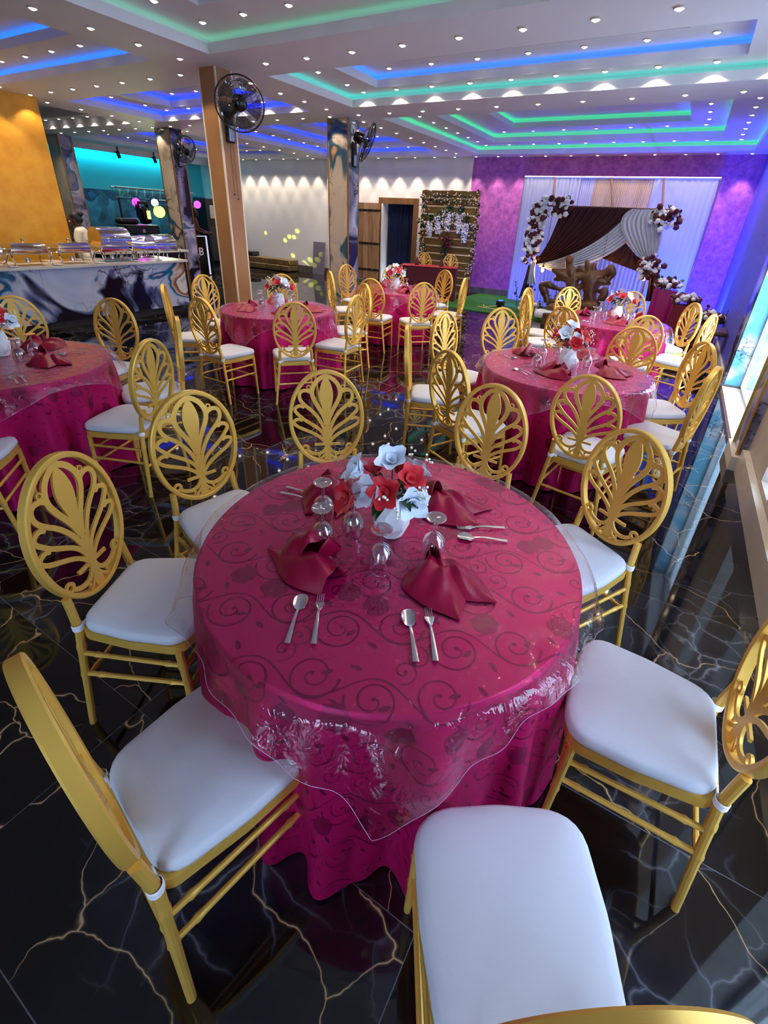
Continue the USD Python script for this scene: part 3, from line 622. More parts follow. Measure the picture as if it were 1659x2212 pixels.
# ------------------------------------------------------------------ damask tablecloths under clear plastic
TZ, TRAD = .752, .625
def pattern_field(uv):
    """signed distance to the scroll lines (<0 inside) and to the roses, in the cloth's flat plane"""
    pts, wid, roses = [], [], []
    rr = random.Random(3)
    HP = .155                                     # half a period of the wandering stem
    for i in range(-8, 9):
        ph = rr.random()*HP*2; y0 = i*.19
        xs = np.arange(-1.5, 1.5, .003); ys = y0+.038*np.sin(PI*(xs-ph)/HP)
        pts.append(np.stack([xs, ys], -1)); wid.append(np.full(len(xs), .0027))
        for k in range(-11, 12):
            xm = ph+HP*(k+.5); sg = 1 if k % 2 == 0 else -1          # crest (sg = 1) or trough of the stem
            if abs(xm) > 1.45: continue
            # a big curl leaves the stem at the zero crossing and winds up inside the bend
            t = np.linspace(0, 1, 170); r = .060*(1-t)**.85+.007; a0 = PI if sg > 0 else 0
            an = a0+sg*(-1)*t*2*PI*1.65*(-1)
            cx_, cy_ = xm-.004, y0-sg*.022+rr.uniform(-.006, .006)
            pts.append(np.stack([cx_+r*np.cos(an), cy_+r*np.sin(an)], -1)); wid.append(.0031-.0009*t)
            pts.append(np.array([[cx_+.006*math.cos(an[-1]), cy_+.006*math.sin(an[-1])]])); wid.append(np.array([.0062]))
            # a small counter-curl outside the bend, with a bud
            t2 = np.linspace(0, 1, 70); r2 = .030*(1-t2)+.006; an2 = (-PI/2 if sg > 0 else PI/2)+sg*t2*2*PI*1.25
            c2 = (xm+.055, y0+sg*.072)
            pts.append(np.stack([c2[0]+r2*np.cos(an2), c2[1]+r2*np.sin(an2)], -1)); wid.append(np.full(70, .0024))
            pts.append(np.array([[c2[0]+.004, c2[1]]])); wid.append(np.array([.005]))
            for q in range(2):
                lf = np.linspace(-1, 1, 15); la = rr.uniform(.2, 1.2)*(1 if q else -1)
                pts.append(np.stack([xm-.062+.09*q+.016*lf*np.cos(la), y0+sg*(.058-.09*q)+.016*lf*np.sin(la)], -1)); wid.append(.0062*(1-lf**2)+.0004)
            if (k+i) % 2 == 0: roses.append((xm+HP*.5+rr.uniform(-.012, .012), y0+sg*.078, rr.uniform(0, 6)))
    P = np.vstack(pts); Wd = np.concatenate(wid)
    d, ix = cKDTree(P).query(uv, k=6); lines = np.clip((d-Wd[ix]).min(1), -.006, .02)
    R = np.array(roses); d, ix = cKDTree(R[:, :2]).query(uv)
    th = np.arctan2(uv[:, 1]-R[ix, 1], uv[:, 0]-R[ix, 0])+R[ix, 2]
    ro = d-.034*(1+.13*np.abs(np.sin(3.5*th))+.05*np.sin(11*th)); ro = np.clip(ro, -.01, .03)
    swirl = np.abs(np.sin(d*330+1.2*th+1.4*np.sin(3*th)))
    return np.minimum(lines, ro), np.where(ro < .004, swirl, 0)
def cloth(nang, ntop, nskirt, seed, drop=.735, folds=(16, 11, 27)):
    rs = np.random.RandomState(seed); a = np.arange(nang)*2*PI/nang
    f = np.zeros(nang)
    for n, am in zip(folds, (.5, .32, .22)): f += am*np.sin(n*a+rs.uniform(0, 6)+.5*np.sin(3*a+rs.uniform(0, 6)))
    f = np.sign(f)*np.abs(f)**.8
    rt = TRAD*np.sqrt(np.linspace(0, 1, ntop)) if False else np.linspace(.0005, TRAD-.006, ntop)
    P, U = [], []
    for r in rt: P.append(np.stack([r*np.cos(a), r*np.sin(a), np.full(nang, TZ)], -1)); U.append(r)
    for k in range(1, 5): q = k/4*PI/2; P.append(np.stack([(TRAD-.006+.006*math.sin(q))*np.cos(a), (TRAD-.006+.006*math.sin(q))*np.sin(a), np.full(nang, TZ-.006+.006*math.cos(q))], -1)); U.append(TRAD-.006+.0094*q/(PI/2))
    for k in range(1, nskirt+1):
        s = k/nskirt; d = s*drop
        r = TRAD+.004+.032*s+f*(.016+.050*s**.9)*min(1, s*7)+.004*np.sin(31*a+9*s)*s
        z = TZ-.006-d+ (.008*f*s if s < 1 else .008*f)
        P.append(np.stack([r*np.cos(a), r*np.sin(a), np.maximum(z, .006)], -1)); U.append(TRAD+d)
    m = grid_mesh(np.array(P), closed_v=True)
    if m.face_normals[0, 2] < 0: m.invert()
    U = np.array(U); uv = np.stack([U[:, None]*np.cos(a), U[:, None]*np.sin(a)], -1).reshape(-1, 2)
    return m, uv
def cloth_mat(name):
    dark, base = lin(122, 4, 62), lin(188, 10, 92)
    mat(name, {'a': ('attribute', {'attribute': 'pat'}), 'b': ('attribute', {'attribute': 'swirl'}), 'r': ('map_range', {'from_min': -.0006, 'from_max': .0012, 'to_min': 1.0, 'to_max': 0.0, 'clamp': True}),
               's': ('math', {'math_type': 'multiply_add', 'value2': -.3, 'value3': .97}), 'k': ('math', {'math_type': 'multiply'}), 'm': ('mix', {'color1': base, 'color2': dark}),
               'tc': ('texture_coordinate', {}), 'n': ('noise_texture', {'scale': 420.0, 'detail': 2.0}), 'bp': ('bump', {'strength': .12, 'distance': .003}),
               'ro': ('map_range', {'to_min': .5, 'to_max': .4}), 'p': ('principled_bsdf', {'specular_ior_level': .3, 'metallic': .5, 'sheen_weight': .0, 'sheen_tint': lin(255, 120, 220), 'sheen_roughness': .35})},
        [('a.fac', 'r.value'), ('b.fac', 's.value1'), ('r.result', 'k.value1'), ('s.value', 'k.value2'), ('k.value', 'm.fac'), ('m.color', 'p.base_color'), ('k.value', 'ro.value'), ('ro.result', 'p.roughness'), ('tc.object', 'n.vector'), ('n.fac', 'bp.height'), ('bp.normal', 'p.normal')])
cloth_mat('damask')
def plastic(ang, half, seed, n=120):
    """a square clear sheet laid over the round top: flat inside the rim, hanging beyond it"""
    rs = np.random.RandomState(seed); u = np.linspace(-half, half, n); X, Y = np.meshgrid(u, u, indexing='ij')
    x = X*math.cos(ang)-Y*math.sin(ang); y = X*math.sin(ang)+Y*math.cos(ang)
    r = np.hypot(x, y)+1e-9; ph = np.arctan2(y, x); R0 = TRAD+.006; s = np.maximum(r-R0, 0)
    w = .0016*(np.sin(9*x+4*y+rs.uniform(0, 6))*np.sin(7*y-3*x)+.5*np.sin(23*x+rs.uniform(0, 6))*np.sin(19*y))
    w += .0035*np.exp(-(np.abs(x)/.008))+.0035*np.exp(-(np.abs(y)/.008))+.003*np.exp(-(np.abs(x-.3)/.007))
    flo = np.clip((r-.50)/.1, 0, 1)
    rip = (np.sin(10*ph+rs.uniform(0, 6))+.6*np.sin(17*ph+rs.uniform(0, 6))+.4*np.sin(29*ph+rs.uniform(0, 6)))
    k = np.clip(s/.02, 0, 1)
    out = np.where(s > 0, np.minimum(s, .014)*.8+k*.010+.058*np.clip(s/.16, 0, 1)**.8+.016*rip*np.clip(s/.10, 0, 1), 0)
    rad = np.where(r < R0, r, R0+np.maximum(out, .006)); z = TZ+.0035+np.maximum(w, -.002)*(1-.5*flo)+np.where(s > 0, -np.maximum(s-.008, 0)*.96, 0)-k*.002
    P = np.stack([rad*x/r, rad*y/r, z], -1)
    m = grid_mesh(P)
    if m.face_normals[len(m.faces)//2, 2] < 0: m.invert()
    return m, P
plain('vinyl_edge', lin(190, 170, 200), rough=.1)
near_mesh = cloth(900, 150, 130, 5); far_mesh = cloth(300, 60, 50, 9)
pf_near, pf_far = pattern_field(near_mesh[1]), pattern_field(far_mesh[1])
CLOTH_LB = {'T1': 'large magenta damask tablecloth on the near table, folds hanging to the floor', 'T2': 'magenta cloth on the table cut by the left edge, its top tinted orange', 'T3': 'magenta cloth on the round table by the tan column', 'T4': 'wine-red cloth on the far round table near the plank door', 'T5': 'pinkish purple cloth on the round table right of centre', 'T6': 'magenta cloth on the far right table before the stage'}
PL_LB = {'T1': 'clear plastic sheet over the near table, one corner hanging down in front', 'T2': 'clear plastic cover on the table at the left edge', 'T3': 'clear plastic cover on the table by the tan column', 'T4': 'clear plastic cover on the far door-side table', 'T5': 'clear plastic cover on the right-hand table', 'T6': 'clear plastic cover on the far right table'}
PANG = {'T1': -61.5, 'T2': -40, 'T3': -80, 'T4': -70, 'T5': -105, 'T6': -95}
far_pl = [plastic(math.radians(45), .69, 21, 70)]
for k, (tb, c) in enumerate(T.items()):
    near_ = tb == 'T1'; m, uv = near_mesh if near_ else far_mesh; pf = pf_near if near_ else pf_far
    rz = 0.35 if near_ else k*1.3
    o = obj('tablecloth', m, 'damask', None, CLOTH_LB[tb], 'tablecloth', 'magenta tablecloths', smooth=True, pv={'pat': pf[0], 'swirl': pf[1]})
    X = UsdGeom.Xformable(o); X.AddTranslateOp().Set(Gf.Vec3d(*c, 0)); X.AddRotateZOp().Set(math.degrees(rz))
    a = math.radians(PANG[tb]+45)
    pm, PP = plastic(a, .69, 31, 150) if near_ else plastic(a, .69, 40+k, 80)
    t = thing('plastic_cover', PL_LB[tb], 'table cover', (*c, 0), group='clear plastic table covers')
    obj('sheet', pm, 'plastic_sheet', t, smooth=True)
    n = len(PP); loop = np.vstack([PP[0], PP[1:, -1], PP[-1, -2::-1], PP[-2:0:-1, 0]])
    obj('hem', tube(loop, .0007, 4, closed=True), 'vinyl_edge', t, smooth=True)

# ------------------------------------------------------------------ tableware
GZ = TZ+.0065
gob = [(.031, 0), (.0355, .02), (.0385, .045), (.037, .065), (.030, .085), (.016, .098), (.0065, .104), (.0052, .112), (.0075, .118), (.0052, .124), (.0055, .142), (.010, .149), (.0325, .1545), (.033, .157), (.0325, .1585), (.012, .1575), (.0002, .157)]
gin = [(.0002, .096), (.014, .0935), (.028, .082), (.0355, .064), (.037, .045), (.034, .02), (.0298, .0)]
goblet_mesh = lathe([*gin, *gob], 28)
def goblet(label, group, loc):
    t = thing('goblet', label, 'glass', loc, group=group)
    obj('bowl', lathe([*gin, *gob[:7]], 28), 'goblet_glass', t, smooth=True); obj('stem', lathe(gob[6:11], 14), 'goblet_thick', t, smooth=True); obj('foot', lathe(gob[10:], 28), 'goblet_thick', t, smooth=True); obj('rim', tube([(.0305*math.cos(a), .0305*math.sin(a), .0012) for a in np.arange(28)*2*PI/28], .0011, 5, closed=True), 'goblet_thick', t, smooth=True)
    return t
plain('napkin_satin', lin(146, 0, 50), rough=.33, sheen=0, spec=.4, bump=.08, bscale=300)
def lobe(ap, tip, w, h, seed=0, skew=0):
    rs = np.random.RandomState(seed); ap, tip = np.array(ap, float), np.array(tip, float); d = tip-ap; L = np.linalg.norm(d[:2]); e = np.array([-d[1], d[0], 0])/L
    s = np.linspace(0, 1, 26)[:, None]; t = np.linspace(-1, 1, 31)[None, :]
    wid = w*(.30+.9*np.sin(PI*np.clip(s*.62+.22, 0, 1)))*(1-s**2.2)+.002
    hh = h*(1-s)**1.1*(.75+.5*np.sin(PI*np.clip(s*1.2, 0, 1)))+.004
    z = hh*(1-np.abs(t)**1.7)+.006*np.sin(9*s*PI*.5+5*t+seed)*(1-s)*(1-np.abs(t))+.005*np.sin(7*t+3*s*6+seed)*(1-np.abs(t)**2)*(1-s)
    across = wid*t*(1+.06*np.sin(8*s+seed))+skew*s*(1-s)*(1-np.abs(t))
    P = np.stack([ap[0]+d[0]*s+e[0]*across, ap[1]+d[1]*s+e[1]*across, np.maximum(ap[2]+(tip[2]-ap[2])*s+z, .0015)], -1)
    # the lower edge turns under like a folded hem
    P[:, 0, 2] = np.minimum(P[:, 0, 2], .002); P[:, -1, 2] = np.minimum(P[:, -1, 2], .002)
    return sheet(P, .0022)
def loop(base, top, r, seed=0, flat=.62):
    base, top = np.array(base, float), np.array(top, float); d = top-base; d /= np.linalg.norm(d); e = np.cross(d, [0, 0, 1]); e /= np.linalg.norm(e); g = np.cross(e, d)
    s = np.linspace(0, 1, 16)[:, None]; a = np.linspace(-PI*.93, PI*.93, 33)[None, :]
    R = r*(.18+.82*s**.8); P = base+(top-base)*s[..., None]+(R*np.sin(a)*flat)[..., None]*e+(R*(np.cos(a)+.25*np.cos(2*a)))[..., None]*g
    P[..., 2] = np.maximum(P[..., 2], .0015); return sheet(P, .0022)
def napkin(label, group, loc, rz=0, kind=0):
    t = thing('napkin', label, 'napkin', loc, rz, group)
    if kind == 0:      # two winglike lobes and an open cone standing behind them
        obj('wing', lobe((-.015, -.005, .004), (.15, -.13, 0), .088, .062, 1, .03), 'napkin_satin', t, smooth=50)
        obj('wing', lobe((.015, .015, .004), (.215, -.01, 0), .066, .058, 2, -.02), 'napkin_satin', t, smooth=50)
        obj('cone', loop((-.055, .085, .03), (.0, -.005, .052), .044, 3), 'napkin_satin', t, smooth=50)
    else:              # one broad front fold, one pointed fold, one upright curl
        obj('front_fold', lobe((.145, -.01, .0), (-.13, -.035, 0), .072, .07, 4, .02), 'napkin_satin', t, smooth=50)
        obj('back_fold', lobe((.03, .03, .01), (-.135, .08, 0), .088, .09, 5, .03), 'napkin_satin', t, smooth=50)
        obj('curl', loop((.04, .02, .012), (.075, .075, .062), .034, 6, .4), 'napkin_satin', t, smooth=50)
    return t
def spoon(label, group, loc, rz):
    t = thing('spoon', label, 'spoon', loc, rz, group)
    s = np.linspace(0, 1, 16)[:, None]; q = np.linspace(-1, 1, 11)[None, :]
    w = .0195*np.sqrt(np.clip(1-(2*s-1.0)**2, 0, 1))**.9+.0008; x = .0+.058*s; z = .0015+.0075*(q**2)*np.sin(PI*np.clip(s, .05, .95))
    obj('bowl', sheet(np.stack([x+0*q, w*q, z+.002*np.cos(PI*s)], -1), .0014), 'steel', t, smooth=60)
    s = np.linspace(0, 1, 12)[:, None]; w = .0032+.0045*s**1.4; x = .056+.118*s; z = .0045+.008*np.sin(PI*s)*(1-s)
    obj('handle', sheet(np.stack([x+0*q, w*q, z-.0012*q**2*s], -1), .002), 'steel', t, smooth=40)
    return t
def fork(label, group, loc, rz):
    t = thing('fork', label, 'fork', loc, rz, group)
    tines = []
    for k in (-1.5, -.5, .5, 1.5): tines.append(tube([(0, k*.0058, .0055), (.015, k*.0058, .003), (.034, k*.0056, .0025)], [.0009, .0014, .0016], 6))
    q = np.linspace(-1, 1, 11)[None, :]; s = np.linspace(0, 1, 10)[:, None]; w = .0105*(1-s**2.2)+.0034
    obj('tine_head', cat(sheet(np.stack([.032+.03*s+0*q, w*q, .0025+.002*s+.0015*q**2], -1), .0016), *tines), 'steel', t, smooth=40)
    s = np.linspace(0, 1, 12)[:, None]; w = .0032+.0042*s**1.4
    obj('handle', sheet(np.stack([.06+.116*s+0*q, w*q, .0045+.008*np.sin(PI*s)*(1-s)-.001*q**2], -1), .002), 'steel', t, smooth=40)
    return t
P_ = {}
def put(fn, key, label, group, loc, rz=0, **kw):
    if key not in P_: P_[key] = fn(label, group, loc, rz, **kw) if fn is not goblet else goblet(label, group, loc)
    else: dup(P_[key], loc, rz, label, group)
G1 = 'goblets on the near table'
for lb, x, y in (('upturned goblet in front of the white vase of the near table', -.572, .963), ('upturned goblet between the vase and the right-hand napkin, near table', -.463, 1.109), ('front one of two upturned goblets left of the vase, near table', -.789, .952), ('back one of two upturned goblets left of the vase, near table', -.885, 1.077), ('upturned goblet behind the white blooms, near table', -.86, 1.262), ('upturned goblet behind the flowers at right, near table', -.64, 1.345), ('upturned goblet below the red bloom left of the vase', -.742, 1.055)):
    put(goblet, 'g', lb, G1, (x, y, GZ))
put(napkin, 'n0', 'crimson napkin folded with two wings and a standing cone, front right of near table', 'napkins on the near table', (-.43, 1.04, GZ), 0, kind=0)
put(napkin, 'n1', 'crimson folded napkin left of the goblets on the near table', 'napkins on the near table', (-.80, .865, GZ), -.12, kind=1)
put(napkin, 'n0', 'crimson napkin behind the right-hand goblet of the near table', 'napkins on the near table', (-.59, 1.40, GZ), .5)
put(napkin, 'n1', 'crimson napkin half hidden behind the red blooms of the near table', 'napkins on the near table', (-.93, 1.22, GZ), 1.9)
def pair(a, b): return (a[0], a[1], GZ-.002), math.atan2(b[1]-a[1], b[0]-a[0])
for fn, key, lb, a, b in ((spoon, 's', 'steel spoon in front of the left napkin', (-.703, .753), (-.625, .6)), (fork, 'f', 'steel fork in front of the left napkin', (-.66, .781), (-.563, .629)), (spoon, 's', 'steel spoon in front of the winged napkin', (-.421, .866), (-.317, .725)), (fork, 'f', 'steel fork in front of the winged napkin', (-.374, .902), (-.279, .757)),
                          (spoon, 's', 'steel spoon at the right of the vase, near table', (-.439, 1.257), (-.277, 1.333)), (fork, 'f', 'steel fork at the right of the vase, near table', (-.463, 1.305), (-.315, 1.402)), (spoon, 's', 'spoon at the far left rim of the near table', (-.966, 1.152), (-1.159, 1.124)), (fork, 'f', 'fork at the far left rim of the near table', (-.972, 1.187), (-1.127, 1.172))):
    l, r = pair(a, b); put(fn, key, lb, 'cutlery on the near table', l, r)
FAR = {'T5': ([(-.80, 3.60), (-.83, 3.885), (-.471, 3.86), (-.546, 3.72), (-.73, 4.0)], [(-.957, 3.93, 2.6), (-.66, 3.50, -.2), (-.33, 3.80, .3), (-.52, 4.2, 1.5)], [((-.94, 3.46), (-.80, 3.36)), ((-1.005, 3.754), (-1.179, 3.854)), ((-.31, 3.97), (-.14, 3.975))]),
       'T3': ([(-4.21, 4.10), (-4.06, 3.95), (-4.0, 4.36), (-3.80, 3.92), (-3.75, 4.15)], [(-4.09, 3.80, -.8), (-4.2, 4.38, 2.2), (-3.6, 4.2, .9), (-3.66, 3.85, 0)], [((-4.36, 4.0), (-4.5, 3.95)), ((-3.75, 4.45), (-3.62, 4.56))]),
       'T4': ([(-3.83, 6.43), (-3.70, 6.50), (-3.74, 6.76), (-3.68, 6.66), (-4.05, 6.62), (-4.0, 6.78)], [(-3.55, 6.75, .6), (-4.15, 6.9, 2.4), (-3.95, 6.32, -1), (-3.62, 6.4, -.3)], [((-3.5, 6.5), (-3.34, 6.45))]),
       'T6': ([(-.815, 6.68), (-.71, 6.44), (-.46, 6.44), (-.40, 6.56), (-.80, 6.15)], [(-.95, 6.45, 2.6), (-.55, 6.14, -.2), (-.30, 6.6, .9), (-.6, 6.75, 1.9)], [((-.86, 6.05), (-.95, 5.9))]),
       'T2': ([(-3.684, 1.376), (-3.757, 1.50), (-4.0, 1.5), (-3.9, 1.2)], [(-3.60, 1.48, .35), (-3.95, 1.62, 1.6), (-3.6, 1.1, -.7)], [((-3.70, 1.60), (-3.60, 1.75)), ((-3.41, 1.2), (-3.25, 1.16))])}
def places(pts, c):
    """for each point, its side of the vase as seen from the camera, made unique by nearness"""
    u = np.array(c, float); u /= np.linalg.norm(u); r_ = np.array([u[1], -u[0]]); out = []
    for q in pts:
        d = np.array(q[:2])-c; a, b = d @ r_, d @ u; A = 'right' if a > 0 else 'left'; B = 'behind' if b > 0 else 'in front'
        out.append((f'{A} of' if abs(a) > 2*abs(b) else 'behind' if b > 2*abs(a) else 'in front of' if -b > 2*abs(a) else f'{B} and {A} of', np.linalg.norm(d)))
    res = []
    for k, (w_, d) in enumerate(out):
        same = sorted(e for (v_, e) in out if v_ == w_); i = same.index(d)
        res.append(w_ if len(same) == 1 else (['close ', 'farther '][min(i, 1)] if i < 2 else 'farthest ')+w_)
    return res
for tb, (gs, ns, cs) in FAR.items():
    N = NAME[tb]; c = np.array(T[tb])
    for (x, y), pl in zip(gs, places(gs, c)): put(goblet, 'g', f'upturned goblet {pl} the vase, {N}', f'goblets on the {N}', (x, y, GZ))
    for k, ((x, y, r), pl) in enumerate(zip(ns, places(ns, c))): put(napkin, ('n0', 'n1')[k % 2], f'crimson napkin {pl} the vase, {N}', f'napkins on the {N}', (x, y, GZ), r)
    for (a, b), pl in zip(cs, places([a for a, b in cs], c)):
        l, r = pair(a, b); put(spoon, 's', f'steel spoon {pl} the vase, {N}', f'spoons on the {N}', l, r)
        put(fork, 'f', f'steel fork {pl} the vase, {N}', f'forks on the {N}', (l[0]-.04*math.sin(r), l[1]+.04*math.cos(r), l[2]), r)

# ------------------------------------------------------------------ vases and bouquets
plain('petal_red', lin(206, 8, 34), rough=.5, sheen=.2); plain('petal_white', lin(226, 234, 250), rough=.55); plain('leaf_green', lin(20, 58, 24), rough=.45); plain('sprig_green', lin(120, 156, 70), rough=.6); plain('bud_white', lin(240, 240, 224), rough=.6); plain('petal_wine', lin(84, 8, 22), rough=.6); plain('petal_ivory', lin(232, 232, 240), rough=.6); plain('petal_yellow', lin(240, 236, 190), rough=.6)
def petal(L, w, cup, tilt, az, c):
    s = np.linspace(0, 1, 7)[:, None]; t = np.linspace(-1, 1, 7)[None, :]
    wd = w*np.sin(PI*np.clip(.16+.78*s, 0, 1))**.8; r = L*s; z = cup*(s**1.8)*L+.28*w*(t**2)*np.sin(PI*s)-.25*L*s**4
    x = r+0*t; y = wd*t
    c1, s1 = math.cos(tilt), math.sin(tilt)
    P = np.stack([x*c1-z*s1, y+0*x, x*s1+z*c1], -1)
    ca, sa = math.cos(az), math.sin(az)
    return sheet(np.stack([P[..., 0]*ca-P[..., 1]*sa, P[..., 0]*sa+P[..., 1]*ca, P[..., 2]], -1)+c, .0012)
def look(d):
    d = np.asarray(d, float)/np.linalg.norm(d); T_ = trimesh.geometry.align_vectors([0, 0, 1], d); return T_
def bloom(parent, col, c, d, size, seed):
    rs = np.random.RandomState(seed); M4 = look(d)
    core = trimesh.creation.icosphere(1, size*.16); core.apply_transform(M4); core.apply_translation(c)
    f = obj('flower', core, 'petal_red' if col == 'r' else 'petal_white', parent, smooth=True, label='red artificial bloom' if col == 'r' else 'white artificial bloom')
    for ring_, (n, L, w, tilt) in enumerate(((4, .55, .30, 1.05), (5, .95, .44, .55))):
        for k in range(n):
            m = petal(size*L, size*w*(.9+.2*rs.rand()), .25, tilt+rs.uniform(-.15, .15), 2*PI*k/n+ring_*.6+rs.uniform(-.2, .2), np.array([0, 0, .0]))
            m.apply_transform(M4); m.apply_translation(c); obj('petal', m, 'petal_red' if col == 'r' else 'petal_white', f, smooth=60)
BL = [('w', -.017, .015, .262, (.1, -.5, .9)), ('w', -.101, -.049, .228, (-.7, -.5, .6)), ('w', -.036, -.078, .19, (-.2, -.9, .5)), ('r', -.081, -.128, .178, (-.4, -.9, .4)), ('r', .023, -.085, .210, (.1, -.9, .6)), ('r', .043, .013, .22, (.6, -.3, .7)), ('w', .083, -.034, .172, (.7, -.7, .4)), ('r', -.074, .005, .215, (-.5, .2, .9)), ('w', .02, .09, .2, (.1, .8, .6)), ('r', -.03, .1, .18, (-.3, .9, .5))]
def vase(label, group, loc, rz=0):
    t = thing('flower_vase', label, 'vase', loc, rz, group)
    n = 9; rings = [(.042, 0, 0), (.062, .045, .35), (.066, .095, 0), (.055, .138, .35), (.046, .165, 0)]
    P = np.array([[(r*math.cos(2*PI*k/n+o), r*math.sin(2*PI*k/n+o), z) for k in range(n)] for r, z, o in rings]+[[(.036*math.cos(2*PI*k/n), .036*math.sin(2*PI*k/n), z) for k in range(n)] for z in (.165, .07)])
    m = grid_mesh(P, closed_v=True); k = len(m.vertices); f = list(map(tuple, m.faces))
    v = np.vstack([m.vertices, (0, 0, 0), (0, 0, .06)])
    for j in range(n): f += [((j+1) % n, j, k), ((len(P)-1)*n+j, (len(P)-1)*n+(j+1) % n, k+1)]
    m = trimesh.Trimesh(v, f, process=False); m.fix_normals(); obj('body', m, 'vase_white', t, smooth=False)
    return t
def bouquet(label, group, loc, rz=0):
    t = thing('bouquet', label, 'flowers', loc, rz, group)
    obj('stems', cat(*[tube(spline([(b[1]*.1, b[2]*.1, .07), (b[1]*.5, b[2]*.5, .14), (b[1]*.93, b[2]*.93, b[3]-.008)], 8), .002, 5) for b in BL]), 'leaf_green', t)
    for k, b in enumerate(BL): bloom(t, b[0], np.array(b[1:4]), b[4], (.072 if b[0] == 'w' else .068), 60+k)
    rs = np.random.RandomState(5)
    for k in range(13):
        a = rs.uniform(0, 2*PI); e = rs.uniform(.1, .9); c = np.array([.045*math.cos(a), .045*math.sin(a)-.02, .14+.07*rs.rand()])
        s = np.linspace(0, 1, 8)[:, None]; q = np.linspace(-1, 1, 5)[None, :]; L = .085; w = .019*np.sin(PI*np.clip(.08+.9*s, 0, 1))
        x = L*s*math.cos(e*.5); z = L*s*math.sin(e)-.05*s**2+.006*np.abs(q)
        P = np.stack([c[0]+x*math.cos(a)-w*q*math.sin(a), c[1]+x*math.sin(a)+w*q*math.cos(a), c[2]+z+0*q], -1); obj('leaf', sheet(P, .0009), 'leaf_green', t, smooth=60)
    for k in range(11):
        a = rs.uniform(0, 2*PI); c = np.array([.06*math.cos(a), .06*math.sin(a)-.02, .17]); tip = c+np.array([.075*math.cos(a), .075*math.sin(a), rs.uniform(.0, .11)])
        st = tube(spline([c, (c+tip)/2+(0, 0, .015), tip], 8), .0011, 4); buds = [trimesh.creation.icosphere(1, .0045) for _ in range(5)]
        for b in buds: b.apply_translation(tip+rs.uniform(-.014, .014, 3))
        g = obj('sprig', st, 'sprig_green', t); obj('buds', cat(*buds), 'bud_white', g, smooth=True)
    return t
VP = {'T1': (-.645, 1.15, 0), 'T2': (-3.95, 1.38, 1.2), 'T3': (-3.93, 4.10, 2.4), 'T4': (-3.86, 6.64, .5), 'T5': (-.60, 3.72, .9), 'T6': (-.58, 6.45, 2.0)}
vproto = bproto = None
for tb, (x, y, r) in VP.items():
    l1, l2 = f'white faceted vase at the middle of the {NAME[tb]}', f'red and white flowers in the vase of the {NAME[tb]}'
    if vproto is None: vproto, bproto = vase(l1, 'white faceted vases', (x, y, GZ), r), bouquet(l2, 'table bouquets', (x, y, GZ), r)
    else: dup(vproto, (x, y, GZ), r, l1, 'white faceted vases'); dup(bproto, (x, y, GZ+.05), r, l2, 'table bouquets')

# ------------------------------------------------------------------ plank door, leaning panel, block bench
def at_y(px, py, Y):
    d = RT*(px-CX)/FPX+DN*(py-CY)/FPX+FW; t = Y/d[1]; return np.array([t*d[0], Y, EYE+t*d[2]])
d1 = thing('door_1', 'open door of upright wooden planks with black iron straps, beside the marble column', 'door', kind=ST)
pw = .9/5
for k in range(5): obj('plank', bx(-8.95+k*pw+.003, -8.95+(k+1)*pw-.003, 12.70+.004*(k % 2), 12.745, .06, 2.12), 'door_wood', d1, smooth=False)
for z in (.32, 1.05, 1.93):
    s_ = obj('iron_strap', bx(-8.92, -8.0, 12.688, 12.70, z-.025, z+.025), 'black', d1, smooth=False)
    obj('rivet', cat(*[xf(trimesh.creation.icosphere(1, .012), (-8.85+.2*k, 12.687, z)) for k in range(5)]), 'steel', s_, smooth=True)
fr = sbox(-8.14, 0, -6.85, 2.27).difference(sbox(-7.99, -1, -6.99, 2.12))
obj('door_frame', axis_wall(fr, 'y', 12.80, 12.87), 'frame_wood', d1, smooth=False)
obj('door_jamb', cat(bx(-8.03, -7.985, 12.78, 13.1, 0, 2.12)), 'white_plaster', d1, smooth=False)
n = 90; xs = np.linspace(-7.93, -6.93, n); ycor = 13.02+.012*np.sign(np.sin(np.arange(n)*PI/1.5))
plain('navy_shutter', lin(20, 32, 66), rough=.45)
P = np.stack([np.stack([xs, ycor, np.full(n, z)], -1) for z in (0.01, 2.2)], 0)
g = thing('curtain', 'dark navy ribbed curtain hanging inside the plank door opening', 'curtain'); obj('ribbed_cloth', sheet(P, .006), 'navy_shutter', g, smooth=False)
p = thing('board', 'plain grey board leaning on the white wall, flecked with green light', 'board', (-10.3, 12.62, 0), tilt=(-6, 0, 0))
obj('face', rbx(-.235, .235, 0, .03, 0, .97, .006), 'grey_panel', p)
p = thing('bench', 'low wall of stacked brown blocks along the white wall, left of the board', 'bench')
for j in range(2):
    for k in range(9-j//2):
        obj('block', rbx(-14.2+k*.33+.004, -13.87+k*.33-.004, 12.35-.12*(1-j), 12.75, .02+j*.17, .185+j*.17, .02, 6), 'brick_wood', p)
p = thing('equipment_case', 'small dark case on the stacked brown blocks', 'case'); obj('shell', rbx(-13.9, -12.95, 12.4, 12.7, .366, .5, .015), 'dark_grey', p); obj('latch', bx(-13.6, -13.3, 12.392, 12.4, .42, .45), 'alu', p)

